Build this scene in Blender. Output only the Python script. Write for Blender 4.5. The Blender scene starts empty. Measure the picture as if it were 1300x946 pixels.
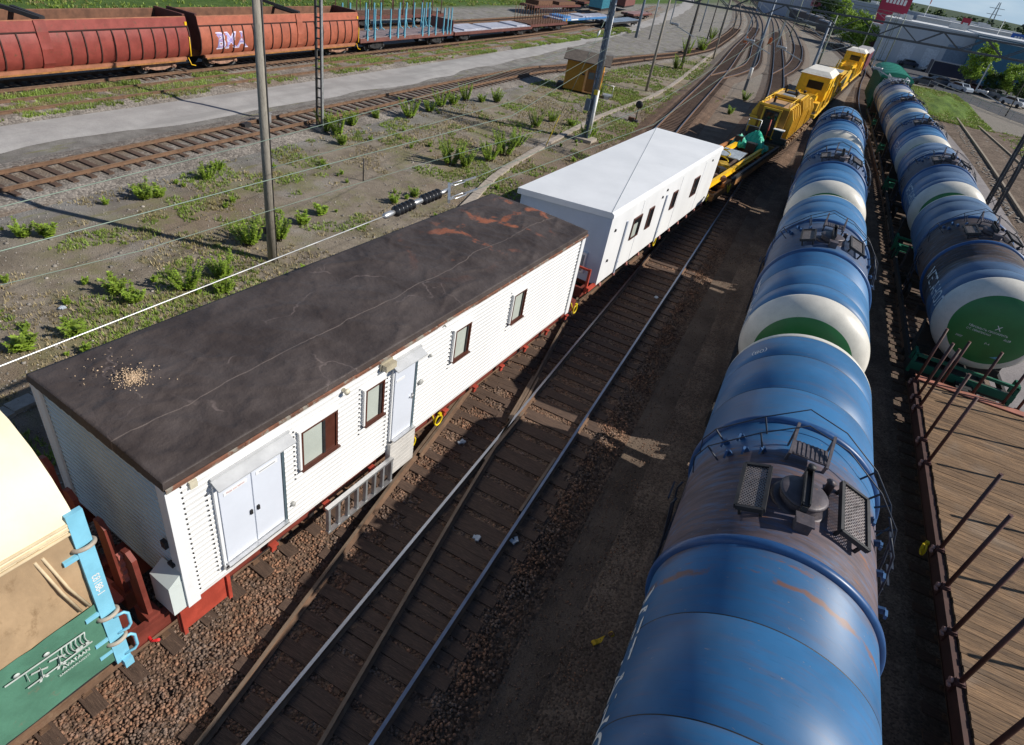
import bpy, math, random
import numpy as np
from mathutils import Vector, Matrix, Euler
R=random.Random(7); NR=np.random.default_rng(7)
SC=bpy.context.scene; COL=SC.collection
rad=math.radians; PI=math.pi
# ---------------------------------------------------------------- camera model (surveyed from the photograph)
FPX=776.7; CAMH=10.53; PITCH,ROLL,YAW=0.5737,0.1873,-0.3655
def cam_axes():
    cp,sp=math.cos(PITCH),math.sin(PITCH); cy,sy=math.cos(YAW),math.sin(YAW)
    f=Vector((sy*cp,cy*cp,-sp)); r=Vector((cy,-sy,0)); u=r.cross(f)
    cr,sr=math.cos(ROLL),math.sin(ROLL)
    return cr*r+sr*u, -sr*r+cr*u, f
CR_,CU_,CF_=cam_axes()
def gp(px,py,z=-0.3):
    """world point at height z seen at a photo pixel (survey helper)"""
    d=CF_+(px-650)/FPX*CR_-(py-428)/FPX*CU_
    t=(z-CAMH)/d.z
    return Vector((d.x*t,d.y*t,z))
# ---------------------------------------------------------------- materials
MATS={}
def nodes(m): return m.node_tree.nodes,m.node_tree.links
def new_mat(name):
    m=bpy.data.materials.new(name); m.use_nodes=True
    n,l=nodes(m); b=n['Principled BSDF']; return m,n,l,b
def mixc(n,l,a,b,fac):
    x=n.new('ShaderNodeMix'); x.data_type='RGBA'
    for s,v in ((6,a),(7,b)):
        if isinstance(v,tuple): x.inputs[s].default_value=(*v[:3],1)
        else: l.new(v,x.inputs[s])
    if isinstance(fac,(int,float)): x.inputs[0].default_value=fac
    else: l.new(fac,x.inputs[0])
    return x.outputs[2]
def noise(n,l,vec,scale,detail=4,rough=.6,stretch=None):
    if stretch:
        mp=n.new('ShaderNodeMapping'); mp.inputs['Scale'].default_value=stretch; l.new(vec,mp.inputs[0]); vec=mp.outputs[0]
    t=n.new('ShaderNodeTexNoise'); t.inputs['Scale'].default_value=scale; t.inputs['Detail'].default_value=detail; t.inputs['Roughness'].default_value=rough
    l.new(vec,t.inputs['Vector']); return t.outputs[0]
def ramp(n,l,fac,lo,hi):
    m=n.new('ShaderNodeMapRange'); m.interpolation_type='SMOOTHSTEP'; m.inputs[1].default_value=lo; m.inputs[2].default_value=hi
    l.new(fac,m.inputs[0]); return m.outputs[0]
def mth(n,l,op,a,b=None):
    m=n.new('ShaderNodeMath'); m.operation=op
    for i,v in enumerate((a,b)):
        if v is None: continue
        if isinstance(v,(int,float)): m.inputs[i].default_value=v
        else: l.new(v,m.inputs[i])
    return m.outputs[0]
def bump(n,l,b,h,strength=.3,dist=.02):
    x=n.new('ShaderNodeBump'); x.inputs['Strength'].default_value=strength; x.inputs['Distance'].default_value=dist
    l.new(h,x.inputs['Height']); l.new(x.outputs[0],b.inputs['Normal'])
def objvec(n,l,rnd=True):
    tc=n.new('ShaderNodeTexCoord')
    if not rnd: return tc.outputs['Object']
    oi=n.new('ShaderNodeObjectInfo'); a=n.new('ShaderNodeVectorMath'); a.operation='ADD'
    m=mth(n,l,'MULTIPLY',oi.outputs['Random'],37.)
    l.new(tc.outputs['Object'],a.inputs[0]); l.new(m,a.inputs[1]); return a.outputs[0]
def M(name,col,rough=.6,metal=0.,var=.15,scale=3.,col2=None,c2=(.5,.65),bmp=.0,bscale=25.,stretch=None,island=0.,spec=.5,coat=0.,fine=0.):
    """painted / worn surface: base colour with tone variation, patches of a second colour and fine bump"""
    if name in MATS: return MATS[name]
    m,n,l,b=new_mat(name); v=objvec(n,l)
    t=noise(n,l,v,scale,5,.65,stretch)
    c=mixc(n,l,tuple(x*(1-var) for x in col),tuple(min(1,x*(1+var)) for x in col),ramp(n,l,t,.3,.7))
    if col2:
        t2=noise(n,l,v,scale*2.3,6,.7,stretch); c=mixc(n,l,c,col2,ramp(n,l,t2,*c2))
    if fine:
        t3=noise(n,l,v,scale*14,3,.7); c=mixc(n,l,c,tuple(x*.55 for x in col),mth(n,l,'MULTIPLY',ramp(n,l,t3,.52,.7),fine))
    if island:
        g=n.new('ShaderNodeNewGeometry'); h=n.new('ShaderNodeHueSaturation')
        l.new(c,h.inputs['Color']); l.new(mth(n,l,'MULTIPLY_ADD',g.outputs['Random Per Island'],2*island),h.inputs['Value'])
        h.inputs['Value'].links[0].from_node.inputs[2].default_value=1-island; c=h.outputs[0]
    l.new(c,b.inputs['Base Color']); b.inputs['Metallic'].default_value=metal; b.inputs['Specular IOR Level'].default_value=spec
    l.new(mth(n,l,'ADD',mth(n,l,'MULTIPLY',t,.25),rough-.12),b.inputs['Roughness'])
    if coat: b.inputs['Coat Weight'].default_value=coat
    if bmp: bump(n,l,b,noise(n,l,v,bscale,4,.7,stretch),bmp,.02)
    MATS[name]=m; return m
def rust_paint(name,col,lvl=.62,rough=.6): return M(name,col,rough,0,.22,2.2,(.16,.062,.025),(lvl,lvl+.12),.25,18)
white=M('white_paint',(.80,.80,.79),.45,0,.035,1.1,(.60,.575,.52),(.60,.80),.06,6,(1,1.6,.22))
white2=M('white_sheet_paint',(.79,.80,.81),.42,0,.04,.7,(.62,.62,.60),(.62,.85),.06,3,(1,1,.35))
greysteel=M('galvanised_steel',(.42,.43,.44),.42,.6,.15,6)
alu=M('aluminium',(.62,.62,.62),.38,.8,.1,8)
doorp=M('door_paint',(.66,.70,.78),.35,0,.03,1.2,(.55,.57,.6),(.7,.9))
brown=M('brown_frame',(.085,.028,.018),.4,0,.15,5)
glass_d=M('dark_glass',(.015,.017,.02),.06,0,.2,2)
blind=M('window_blind',(.46,.50,.45),.35,0,.06,2)
dark=M('dark_steel',(.025,.024,.025),.6,0,.3,6,(.07,.035,.02),(.6,.7),.2,20)
rubber=M('black_rubber',(.015,.015,.016),.55)
redwag=rust_paint('wagon_red_oxide',(.17,.034,.022),.68)
maroonw=rust_paint('wagon_maroon',(.12,.042,.034),.6)
redbright=rust_paint('red_panel_paint',(.42,.06,.035),.72)
rustm=M('rust_brown',(.13,.062,.035),.85,0,.3,5,(.22,.10,.045),(.55,.7),.5,30)
yellow=M('machine_yellow',(.86,.50,.012),.4,0,.12,2.5,(.30,.15,.03),(.66,.8),.1,12)
yellow2=M('machine_yellow_dusty',(.78,.47,.04),.55,0,.18,2.5,(.28,.17,.06),(.6,.75))
hoseY=M('yellow_hose',(.75,.55,.01),.45)
tan=M('roof_tan',(.42,.25,.12),.7,0,.2,2)
cyan=M('light_blue_paint',(.22,.55,.72),.45,0,.08,3,(.2,.12,.07),(.72,.8))
bluestake=M('blue_stake_paint',(.13,.38,.50),.5,0,.12,4,(.14,.07,.04),(.7,.8))
wood_o=M('pole_wood',(.27,.245,.205),.85,0,.2,4,(.10,.085,.07),(.5,.7),.4,8,(6,6,.5))
steelblue=M('painted_mast_steel',(.115,.15,.20),.5,0,.15,4)
concrete=M('concrete',(.36,.31,.26),.85,0,.2,4,(.22,.18,.14),(.55,.75),.4,20)
greenp=M('wagon_green',(.004,.11,.06),.6,0,.15,3,(.09,.06,.04),(.66,.8))
roadg=None
leafA=M('leaf_fresh',(.33,.46,.065),.5,0,.3,3,island=.4)
leafB=M('leaf_birch',(.25,.37,.05),.5,0,.3,2,island=.4)
leafC=M('leaf_dark',(.055,.105,.025),.55,0,.3,2,island=.4)
def translucent(m,amt=.35):
    n,l=nodes(m); b=n['Principled BSDF']; o=n['Material Output']; c=b.inputs['Base Color'].links[0].from_socket
    t=n.new('ShaderNodeBsdfTranslucent'); l.new(c,t.inputs[0]); x=n.new('ShaderNodeMixShader'); x.inputs[0].default_value=amt; l.new(b.outputs[0],x.inputs[1]); l.new(t.outputs[0],x.inputs[2]); l.new(x.outputs[0],o.inputs[0])
for q in (leafA,leafB,leafC): translucent(q)
stem=M('stem_brown',(.09,.06,.035),.8)
bark=M('bark',(.12,.10,.08),.85,0,.3,8,bmp=.5)
grassM=M('grass_blade',(.24,.33,.06),.55,0,.25,.3,(.34,.29,.13),(.5,.62),island=.3)
translucent(grassM,.3)
ballastM=M('ballast_stone',(.215,.112,.066),.85,0,.3,.6,(.165,.115,.088),(.42,.6),island=.6)
stoneM=M('pale_stone',(.27,.245,.215),.85,0,.2,5,island=.35)
crumbM=M('pale_crumbs',(.55,.40,.26),.8,0,.2,5,island=.3)
railside=M('rail_rust',(.15,.085,.05),.8,0,.25,2,(.20,.13,.08),(.5,.7),.3,30)
railtop=M('rail_head_steel',(.36,.38,.43),.34,1.,.1,3)
railtopr=M('rail_head_dull',(.21,.15,.105),.6,.3,.2,3)
sleeperM=M('sleeper_wood',(.088,.054,.038),.85,0,.3,3,(.17,.11,.075),(.5,.72),.5,10,(1.,9,9))
sleeperC=M('sleeper_concrete',(.34,.29,.24),.85,0,.2,3,(.15,.1,.07),(.5,.7),.3)
wireM=M('wire_grey_green',(.20,.26,.21),.5,.3,.1,1)
wireD=M('wire_dark',(.06,.065,.07),.5,.2,.1,1)
porcelain=M('insulator_black',(.02,.02,.022),.25)
def felt():
    m,n,l,b=new_mat('roof_felt'); v=objvec(n,l,False)
    t=noise(n,l,v,.9,6,.6); c=mixc(n,l,(.044,.033,.030),(.086,.069,.064),ramp(n,l,t,.3,.7))
    # worn orange patches towards the far end (a real stain of the felt), pale creases
    sx=n.new('ShaderNodeSeparateXYZ'); l.new(v,sx.inputs[0])
    far=ramp(n,l,sx.outputs[1],6.5,10.0); inner=ramp(n,l,mth(n,l,'ABSOLUTE',mth(n,l,'ADD',sx.outputs[0],.15)),1.45,.7)
    r=ramp(n,l,noise(n,l,v,1.15,6,.62),.60,.64); r=mth(n,l,'MULTIPLY',mth(n,l,'MULTIPLY',r,far),inner)
    c=mixc(n,l,c,(.27,.095,.05),mth(n,l,'MULTIPLY',r,.8))
    vo=n.new('ShaderNodeTexVoronoi'); vo.feature='DISTANCE_TO_EDGE'; vo.inputs['Scale'].default_value=.55
    wv=n.new('ShaderNodeVectorMath'); wv.operation='ADD'; l.new(v,wv.inputs[0])
    nt=n.new('ShaderNodeTexNoise'); nt.inputs['Scale'].default_value=1.3; nt.inputs['Detail'].default_value=5; l.new(v,nt.inputs['Vector']); l.new(nt.outputs[1],wv.inputs[1]); l.new(wv.outputs[0],vo.inputs['Vector'])
    cr=ramp(n,l,vo.outputs[0],.014,.003); cr=mth(n,l,'MULTIPLY',cr,ramp(n,l,noise(n,l,v,.8,3),.5,.62))
    c=mixc(n,l,c,(.19,.15,.14),mth(n,l,'MULTIPLY',cr,.5))
    rw=mth(n,l,'MULTIPLY',mth(n,l,'MULTIPLY',ramp(n,l,vo.outputs[0],.075,.03),ramp(n,l,noise(n,l,v,1.6,5,.7),.46,.56)),mth(n,l,'MULTIPLY',far,inner)); c=mixc(n,l,c,(.30,.10,.05),mth(n,l,'MULTIPLY',rw,.85))
    # the laid seam of the felt
    seam=mth(n,l,'ADD',sx.outputs[0],mth(n,l,'MULTIPLY',noise(n,l,v,.5,2),.5)); seam=ramp(n,l,mth(n,l,'ABSOLUTE',mth(n,l,'SUBTRACT',seam,.78)),.014,.004)
    c=mixc(n,l,c,(.2,.16,.14),mth(n,l,'MULTIPLY',seam,.7))
    l.new(c,b.inputs['Base Color']); b.inputs['Roughness'].default_value=.62; b.inputs['Specular IOR Level'].default_value=.35
    wr=n.new('ShaderNodeTexNoise'); wr.noise_type='RIDGED_MULTIFRACTAL'; wr.inputs['Scale'].default_value=.9; wr.inputs['Detail'].default_value=3; l.new(wv.outputs[0],wr.inputs['Vector'])
    bump(n,l,b,mth(n,l,'ADD',mth(n,l,'ADD',noise(n,l,v,1.6,5,.6),mth(n,l,'MULTIPLY',wr.outputs[0],.28)),mth(n,l,'MULTIPLY',noise(n,l,v,60,2),.05)),.8,.09); return m
def tank_paint(name,col,dirt,y0,y1,amt=.85,rough=.46,arc=None):
    m,n,l,b=new_mat(name); tc=n.new('ShaderNodeTexCoord'); v=tc.outputs['Object']; vr=objvec(n,l)
    sx=n.new('ShaderNodeSeparateXYZ'); l.new(v,sx.inputs[0]); y=sx.outputs[1]
    tone=noise(n,l,vr,.6,4); c=mixc(n,l,tuple(x*.8 for x in col),tuple(x*1.18 for x in col),ramp(n,l,tone,.3,.7))
    # faint streaks round the barrel, chips and rust specks
    st=noise(n,l,vr,1.2,5,.7,(1,9,1)); c=mixc(n,l,c,tuple(.5*x+.5*d for x,d in zip(col,dirt)),mth(n,l,'MULTIPLY',ramp(n,l,st,.45,.72),.6))
    w=mth(n,l,'ADD',y,mth(n,l,'MULTIPLY',mth(n,l,'SUBTRACT',noise(n,l,vr,1.0,4,.6,(.7,2.5,.7)),.5),1.3))
    z=mth(n,l,'MULTIPLY',ramp(n,l,w,y0-.3,y0+.15),ramp(n,l,w,y1+.3,y1-.15))
    zz=mth(n,l,'MULTIPLY',z,mth(n,l,'MULTIPLY_ADD',ramp(n,l,noise(n,l,vr,2.,5,.7,(1,5,1)),.25,.55),amt*.55)); zz.node.inputs[1].links[0].from_node.inputs[2].default_value=amt*.45
    dc=mixc(n,l,dirt,tuple(x*.55 for x in dirt),ramp(n,l,noise(n,l,vr,1.5,5,.7,(1,7,1)),.35,.7))
    c=mixc(n,l,c,dc,zz)
    rs=ramp(n,l,noise(n,l,vr,2.2,7,.72,(1,4.5,1)),.60,.65); near=ramp(n,l,mth(n,l,'ABSOLUTE',mth(n,l,'SUBTRACT',y,(y0+y1)/2)),(y1-y0)/2+1.1,(y1-y0)/2-.2)
    c=mixc(n,l,c,(.23,.10,.05),mth(n,l,'MULTIPLY',rs,mth(n,l,'MULTIPLY_ADD',near,.7))); c.node.inputs[0].links[0].from_node.inputs[1].links[0].from_node.inputs[2].default_value=.12
    if arc is not None:
        aw=mth(n,l,'ADD',y,mth(n,l,'MULTIPLY',mth(n,l,'SUBTRACT',noise(n,l,vr,1.1,4,.6),.5),.55)); am=mth(n,l,'MULTIPLY',ramp(n,l,mth(n,l,'ABSOLUTE',mth(n,l,'SUBTRACT',aw,arc)),.075,.02),ramp(n,l,noise(n,l,vr,1.7,5,.7),.42,.56))
        c=mixc(n,l,c,(.22,.10,.055),mth(n,l,'MULTIPLY',am,.85))
    ch=ramp(n,l,noise(n,l,vr,9,3,.6,(1,2,1)),.70,.73); c=mixc(n,l,c,(.30,.24,.22),mth(n,l,'MULTIPLY',ch,.7))
    dr=ramp(n,l,noise(n,l,vr,3.2,5,.65,(1,14,1)),.60,.74); c=mixc(n,l,c,tuple(x*.45 for x in col),mth(n,l,'MULTIPLY',dr,.5))
    l.new(c,b.inputs['Base Color'])
    l.new(mth(n,l,'MULTIPLY_ADD',zz,.25),b.inputs['Roughness']); b.inputs['Roughness'].links[0].from_node.inputs[2].default_value=rough; b.inputs['Specular IOR Level'].default_value=.38
    bump(n,l,b,noise(n,l,vr,1.4,3,.5),.12,.03); return m
def ground_mat():
    m,n,l,b=new_mat('yard_ground'); g=n.new('ShaderNodeNewGeometry'); v=g.outputs['Position']
    sx=n.new('ShaderNodeSeparateXYZ'); l.new(v,sx.inputs[0]); x,y=sx.outputs[0],sx.outputs[1]
    wob=mth(n,l,'MULTIPLY',mth(n,l,'SUBTRACT',noise(n,l,v,.25,4),.5),4.)
    xw=mth(n,l,'ADD',x,wob); yw=mth(n,l,'ADD',y,wob)
    big=noise(n,l,v,.11,5,.6); mid=noise(n,l,v,.9,5,.65); fin=noise(n,l,v,11,4,.8); spk=noise(n,l,v,34,2,.8)
    earth=mixc(n,l,(.215,.176,.132),(.34,.287,.225),ramp(n,l,mid,.3,.7))
    earth=mixc(n,l,earth,(.25,.18,.12),mth(n,l,'MULTIPLY',ramp(n,l,big,.5,.62),.55))
    earth=mixc(n,l,earth,(.37,.345,.32),mth(n,l,'MULTIPLY',ramp(n,l,noise(n,l,v,.35,4),.56,.68),.5))
    green=mixc(n,l,(.17,.19,.06),(.25,.235,.095),fin)
    gm=mth(n,l,'MULTIPLY',ramp(n,l,noise(n,l,v,.55,6,.72),.46,.60),ramp(n,l,noise(n,l,v,.12,3),.30,.50))
    earth=mixc(n,l,earth,green,mth(n,l,'MULTIPLY',gm,.5))
    # grey gravel beside the left tracks and the dirt road
    grey=mixc(n,l,(.19,.18,.172),(.31,.30,.285),ramp(n,l,mid,.3,.7))
    grey=mixc(n,l,grey,green,mth(n,l,'MULTIPLY',ramp(n,l,noise(n,l,v,.5,6,.7,(3,.6,1)),.56,.64),.7))
    c=mixc(n,l,earth,grey,mth(n,l,'MULTIPLY',ramp(n,l,xw,-20.5,-23.5),.85))
    # rusty brown gravel of the main yard
    rusty=mixc(n,l,(.15,.108,.08),(.27,.20,.15),ramp(n,l,mid,.25,.75))
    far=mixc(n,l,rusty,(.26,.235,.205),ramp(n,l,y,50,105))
    c=mixc(n,l,c,far,mth(n,l,'MULTIPLY',ramp(n,l,xw,-13.6,-12.0),.92))
    walk=mth(n,l,'MULTIPLY',mth(n,l,'MULTIPLY',ramp(n,l,xw,-1.9,-1.1),ramp(n,l,x,5.6,5.0)),ramp(n,l,y,62,40)); c=mixc(n,l,c,mixc(n,l,(.105,.076,.058),(.20,.148,.11),ramp(n,l,mid,.25,.75)),mth(n,l,'MULTIPLY',walk,.85))
    # beyond the yard: turf and field
    turf=mixc(n,l,(.055,.105,.018),(.10,.16,.035),ramp(n,l,mid,.3,.7))
    c=mixc(n,l,c,turf,ramp(n,l,xw,-54.,-58.))
    c=mixc(n,l,c,mixc(n,l,turf,(.2,.19,.18),.5),mth(n,l,'MULTIPLY',ramp(n,l,yw,230,300),.7))
    sp=mixc(n,l,c,tuple([.02,.017,.014]),mth(n,l,'MULTIPLY',ramp(n,l,spk,.5,.32),.45)); sp=mixc(n,l,sp,(.42,.39,.36),mth(n,l,'MULTIPLY',ramp(n,l,fin,.62,.75),.35))
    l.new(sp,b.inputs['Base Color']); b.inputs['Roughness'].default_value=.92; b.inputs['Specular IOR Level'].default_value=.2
    gb=mth(n,l,'MULTIPLY_ADD',walk,-.5); gb.node.inputs[2].default_value=1.; bump(n,l,b,mth(n,l,'ADD',mid,mth(n,l,'MULTIPLY',mth(n,l,'ADD',fin,spk),gb)),.8,.06); return m
def gravel_mat(name,c1,c2,fscale=14,bmp=.7,c3=None,vc=.9):
    m,n,l,b=new_mat(name); g=n.new('ShaderNodeNewGeometry'); v=g.outputs['Position']
    mid=noise(n,l,v,.8,5,.65); vo=n.new('ShaderNodeTexVoronoi'); vo.inputs['Scale'].default_value=fscale; l.new(v,vo.inputs['Vector'])
    c=mixc(n,l,c1,c2,ramp(n,l,mid,.3,.7)); h=n.new('ShaderNodeHueSaturation'); l.new(c,h.inputs['Color'])
    s=n.new('ShaderNodeSeparateColor'); l.new(vo.outputs['Color'],s.inputs[0]); l.new(mth(n,l,'MULTIPLY_ADD',s.outputs[0],vc),h.inputs['Value']); h.inputs['Value'].links[0].from_node.inputs[2].default_value=1-vc/2
    c=h.outputs[0]
    if c3: c=mixc(n,l,c,c3,mth(n,l,'MULTIPLY',ramp(n,l,noise(n,l,v,.22,4,.6,(2.5,.35,1)),.5,.62),.6))
    if name=='track_ballast':
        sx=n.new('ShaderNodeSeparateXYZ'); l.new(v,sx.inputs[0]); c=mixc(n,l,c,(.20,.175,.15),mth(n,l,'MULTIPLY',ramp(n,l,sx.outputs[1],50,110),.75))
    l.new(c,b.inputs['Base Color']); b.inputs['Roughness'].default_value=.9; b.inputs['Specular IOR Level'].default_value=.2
    bump(n,l,b,mth(n,l,'SUBTRACT',1.,vo.outputs[0]),bmp,.04); return m
FELT=felt()
BALL=gravel_mat('track_ballast',(.12,.075,.052),(.20,.13,.088),16,.9)
BALLW=gravel_mat('compacted_ballast',(.105,.076,.058),(.20,.148,.11),26,.45,(.075,.055,.042),.8)
BALLG=gravel_mat('grey_ballast',(.17,.15,.13),(.27,.24,.21),12,.8,(.17,.12,.08))
ROADM=gravel_mat('dirt_road_surface',(.32,.305,.295),(.40,.385,.37),30,.05,(.27,.26,.25),.16)
PATHM=gravel_mat('service_path_gravel',(.22,.20,.20),(.28,.255,.25),30,.1,None,.3)
ASPH=gravel_mat('asphalt',(.075,.075,.08),(.10,.10,.105),25,.2)
TURF=gravel_mat('turf',(.085,.15,.022),(.15,.21,.045),7,.9,(.035,.07,.014))
SOIL=gravel_mat('planting_soil',(.12,.088,.066),(.19,.145,.11),9,.8)
# ---------------------------------------------------------------- mesh builder
class MB:
    def __init__(s): s.v=[];s.f=[];s.m=[];s.sm=[]
    def add(s,vs,fs,mi=0,smooth=False):
        o=len(s.v); s.v+= [tuple(x) for x in vs]
        for f in fs: s.f.append([o+i for i in f]); s.m.append(mi); s.sm.append(smooth)
    def box(s,c,d,mi=0,rz=0,rx=0,ry=0,top=None):
        x,y,z=(k/2 for k in d); tx,ty=(top if top else (1,1))
        P=[(-x,-y,-z),(x,-y,-z),(x,y,-z),(-x,y,-z),(-x*tx,-y*ty,z),(x*tx,-y*ty,z),(x*tx,y*ty,z),(-x*tx,y*ty,z)]
        if rz or rx or ry:
            Rm=Euler((rx,ry,rz)).to_matrix(); P=[Rm@Vector(p) for p in P]
        s.add([(p[0]+c[0],p[1]+c[1],p[2]+c[2]) for p in P],[(0,3,2,1),(4,5,6,7),(0,1,5,4),(1,2,6,5),(2,3,7,6),(3,0,4,7)],mi)
    def bar(s,p,q,w,h=None,mi=0,up=(0,0,1)):
        p,q=Vector(p),Vector(q); h=h or w; d=(q-p).normalized(); u=Vector(up)
        if abs(d.dot(u))>.98: u=Vector((1,0,0))
        a=d.cross(u).normalized(); b=a.cross(d); a=a*w/2; b=b*h/2
        P=[p-a-b,p+a-b,p+a+b,p-a+b,q-a-b,q+a-b,q+a+b,q-a+b]
        s.add(P,[(3,2,1,0),(4,5,6,7),(0,1,5,4),(1,2,6,5),(2,3,7,6),(3,0,4,7)],mi)
    def tube(s,pts,r,n=8,mi=0,cap=True):
        pts=[Vector(p) for p in pts]; rs=r if isinstance(r,(list,tuple)) else [r]*len(pts); o=len(s.v); prev=None
        for i,p in enumerate(pts):
            d=(pts[min(i+1,len(pts)-1)]-pts[max(i-1,0)]).normalized()
            if prev is None:
                u=Vector((0,0,1)) if abs(d.z)<.9 else Vector((1,0,0)); a=d.cross(u).normalized()
            else: a=(prev-d*prev.dot(d)).normalized()
            prev=a; b=d.cross(a)
            for k in range(n):
                t=2*PI*k/n; s.v.append(tuple(p+(a*math.cos(t)+b*math.sin(t))*rs[i]))
        for i in range(len(pts)-1):
            for k in range(n):
                s.f.append([o+i*n+k,o+i*n+(k+1)%n,o+(i+1)*n+(k+1)%n,o+(i+1)*n+k]); s.m.append(mi); s.sm.append(True)
        if cap:
            s.f.append([o+k for k in range(n)][::-1]); s.m.append(mi); s.sm.append(False)
            e=o+(len(pts)-1)*n; s.f.append([e+k for k in range(n)]); s.m.append(mi); s.sm.append(False)
    def lathe(s,prof,o=(0,0,0),axis='z',n=24,mi=0,mis=None,smooth=True):
        """prof: (radius, height) pairs along the axis"""
        b=len(s.v)
        for r,h in prof:
            for k in range(n):
                t=2*PI*k/n; c,sn=r*math.cos(t),r*math.sin(t)
                p={'z':(c,sn,h),'y':(c,h,sn),'x':(h,c,sn)}[axis]; s.v.append((p[0]+o[0],p[1]+o[1],p[2]+o[2]))
        for i in range(len(prof)-1):
            for k in range(n):
                f=[b+i*n+k,b+i*n+(k+1)%n,b+(i+1)*n+(k+1)%n,b+(i+1)*n+k]
                if axis=='y': f=f[::-1]
                s.f.append(f); s.m.append(mis[i] if mis else mi); s.sm.append(smooth)
        for i,rev in ((0,True),(len(prof)-1,False)):
            if prof[i][0]>1e-4:
                f=[b+i*n+k for k in range(n)]
                if rev!=(axis=='y'): f=f[::-1]
                s.f.append(f); s.m.append(mis[min(i,len(mis)-1)] if mis else mi); s.sm.append(False)
    def prism(s,poly,a,b,plane='xz',mi=0,smooth=False,caps=True):
        """poly in the named plane, extruded from a to b along the third axis"""
        n=len(poly); o=len(s.v)
        for t in (a,b):
            for u,w in poly: s.v.append({'xz':(u,t,w),'yz':(t,u,w),'xy':(u,w,t)}[plane])
        for k in range(n):
            s.f.append([o+k,o+(k+1)%n,o+n+(k+1)%n,o+n+k]); s.m.append(mi); s.sm.append(smooth)
        if caps:
            s.f.append([o+k for k in range(n)][::-1]); s.f.append([o+n+k for k in range(n)]); s.m+=[mi,mi]; s.sm+=[False,False]
    def build(s,name,mat,parent=None,fix=True):
        me=bpy.data.meshes.new(name); me.from_pydata(s.v,[],s.f)
        for mm in (mat if isinstance(mat,(list,tuple)) else [mat]): me.materials.append(mm)
        me.polygons.foreach_set('material_index',s.m); me.polygons.foreach_set('use_smooth',s.sm)
        if fix:
            import bmesh
            bm=bmesh.new(); bm.from_mesh(me); bmesh.ops.recalc_face_normals(bm,faces=bm.faces); bm.to_mesh(me); bm.free()
        me.update(); return link(name,me,parent)
def link(name,me,parent=None):
    o=bpy.data.objects.new(name,me); COL.objects.link(o)
    if parent: o.parent=parent
    return o
def tag(o,label=None,cat=None,group=None,kind=None):
    for k,v in (('label',label),('category',cat),('group',group),('kind',kind)):
        if v: o[k]=v
    return o
def thing(name,label,cat,loc=(0,0,0),rz=0,group=None):
    o=bpy.data.objects.new(name,None); COL.objects.link(o); o.location=loc; o.rotation_euler=(0,0,rz); o.empty_display_size=.3
    return tag(o,label,cat,group)
def copy_tree(o,parent=None):
    c=o.copy(); COL.objects.link(c)
    if parent: c.parent=parent
    for ch in list(o.children): copy_tree(ch,c)
    return c
def put(o,loc,rz=0,label=None,group=None,cat=None):
    o.location=loc; o.rotation_euler=(0,0,rz); return tag(o,label,cat,group)
def mesh_np(name,V,F,mat,parent=None,smooth=False):
    me=bpy.data.meshes.new(name); nv,nf=len(V),len(F); k=F.shape[1]
    me.vertices.add(nv); me.vertices.foreach_set('co',V.astype(np.float32).ravel())
    me.loops.add(nf*k); me.loops.foreach_set('vertex_index',F.astype(np.int32).ravel())
    me.polygons.add(nf); me.polygons.foreach_set('loop_start',np.arange(0,nf*k,k,dtype=np.int32)); me.polygons.foreach_set('loop_total',np.full(nf,k,dtype=np.int32))
    if smooth: me.polygons.foreach_set('use_smooth',np.ones(nf,dtype=bool))
    me.update(calc_edges=True); me.materials.append(mat); return link(name,me,parent)
def text_part(name,txt,size,mat,parent,fn,align='CENTER',bold=0.0,label=None):
    """lettering: flat glyph mesh, each vertex carried by fn(u,v) onto its surface"""
    cu=bpy.data.curves.new(name,'FONT'); cu.body=txt; cu.size=size; cu.align_x=align; cu.resolution_u=3; cu.offset=bold
    t=bpy.data.objects.new('glyphs',cu); COL.objects.link(t)
    dg=bpy.context.evaluated_depsgraph_get(); me=bpy.data.meshes.new_from_object(t.evaluated_get(dg)); bpy.data.objects.remove(t); bpy.data.curves.remove(cu)
    for v in me.vertices: v.co=fn(v.co.x,v.co.y)
    me.materials.clear(); me.materials.append(mat); me.update(); me.name=name
    return link(name,me,parent)
letter=M('white_lettering',(.72,.73,.72),.5,0,.12,6)
letterR=M('red_lettering',(.45,.10,.06),.5)
letterK=M('black_lettering',(.03,.03,.03),.5)
def structure(o): o['kind']='structure'; return o
# ---------------------------------------------------------------- world, light, camera
SUNV=Vector((.958*math.cos(rad(35.5)),.285*math.cos(rad(35.5)),math.sin(rad(35.5))))
w=bpy.data.worlds.new('World'); SC.world=w; w.use_nodes=True; wn=w.node_tree.nodes; wl=w.node_tree.links
sky=wn.new('ShaderNodeTexSky'); sky.sky_type='NISHITA'; sky.sun_disc=False; sky.sun_elevation=rad(35.5); sky.sun_rotation=math.atan2(SUNV.x,SUNV.y); sky.air_density=1.0; sky.dust_density=0.; sky.ozone_density=4.5; sky.altitude=300
bg=wn['Background']; bg.inputs[1].default_value=.070
tcw=wn.new('ShaderNodeTexCoord'); cl=noise(wn,wl,tcw.outputs['Generated'],2.2,7,.6,(1.2,1.2,6)); cm=ramp(wn,wl,cl,.48,.75)
sxw=wn.new('ShaderNodeSeparateXYZ'); wl.new(tcw.outputs['Generated'],sxw.inputs[0]); hz=ramp(wn,wl,sxw.outputs[2],.30,.02)
wl.new(mixc(wn,wl,mixc(wn,wl,sky.outputs[0],(8.6,10.0,11.6),mth(wn,wl,'MULTIPLY',cm,.28)),mixc(wn,wl,(5.2,7.4,9.8),(8.2,9.8,11.2),cm),mth(wn,wl,'MULTIPLY',hz,.85)),bg.inputs[0])
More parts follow.
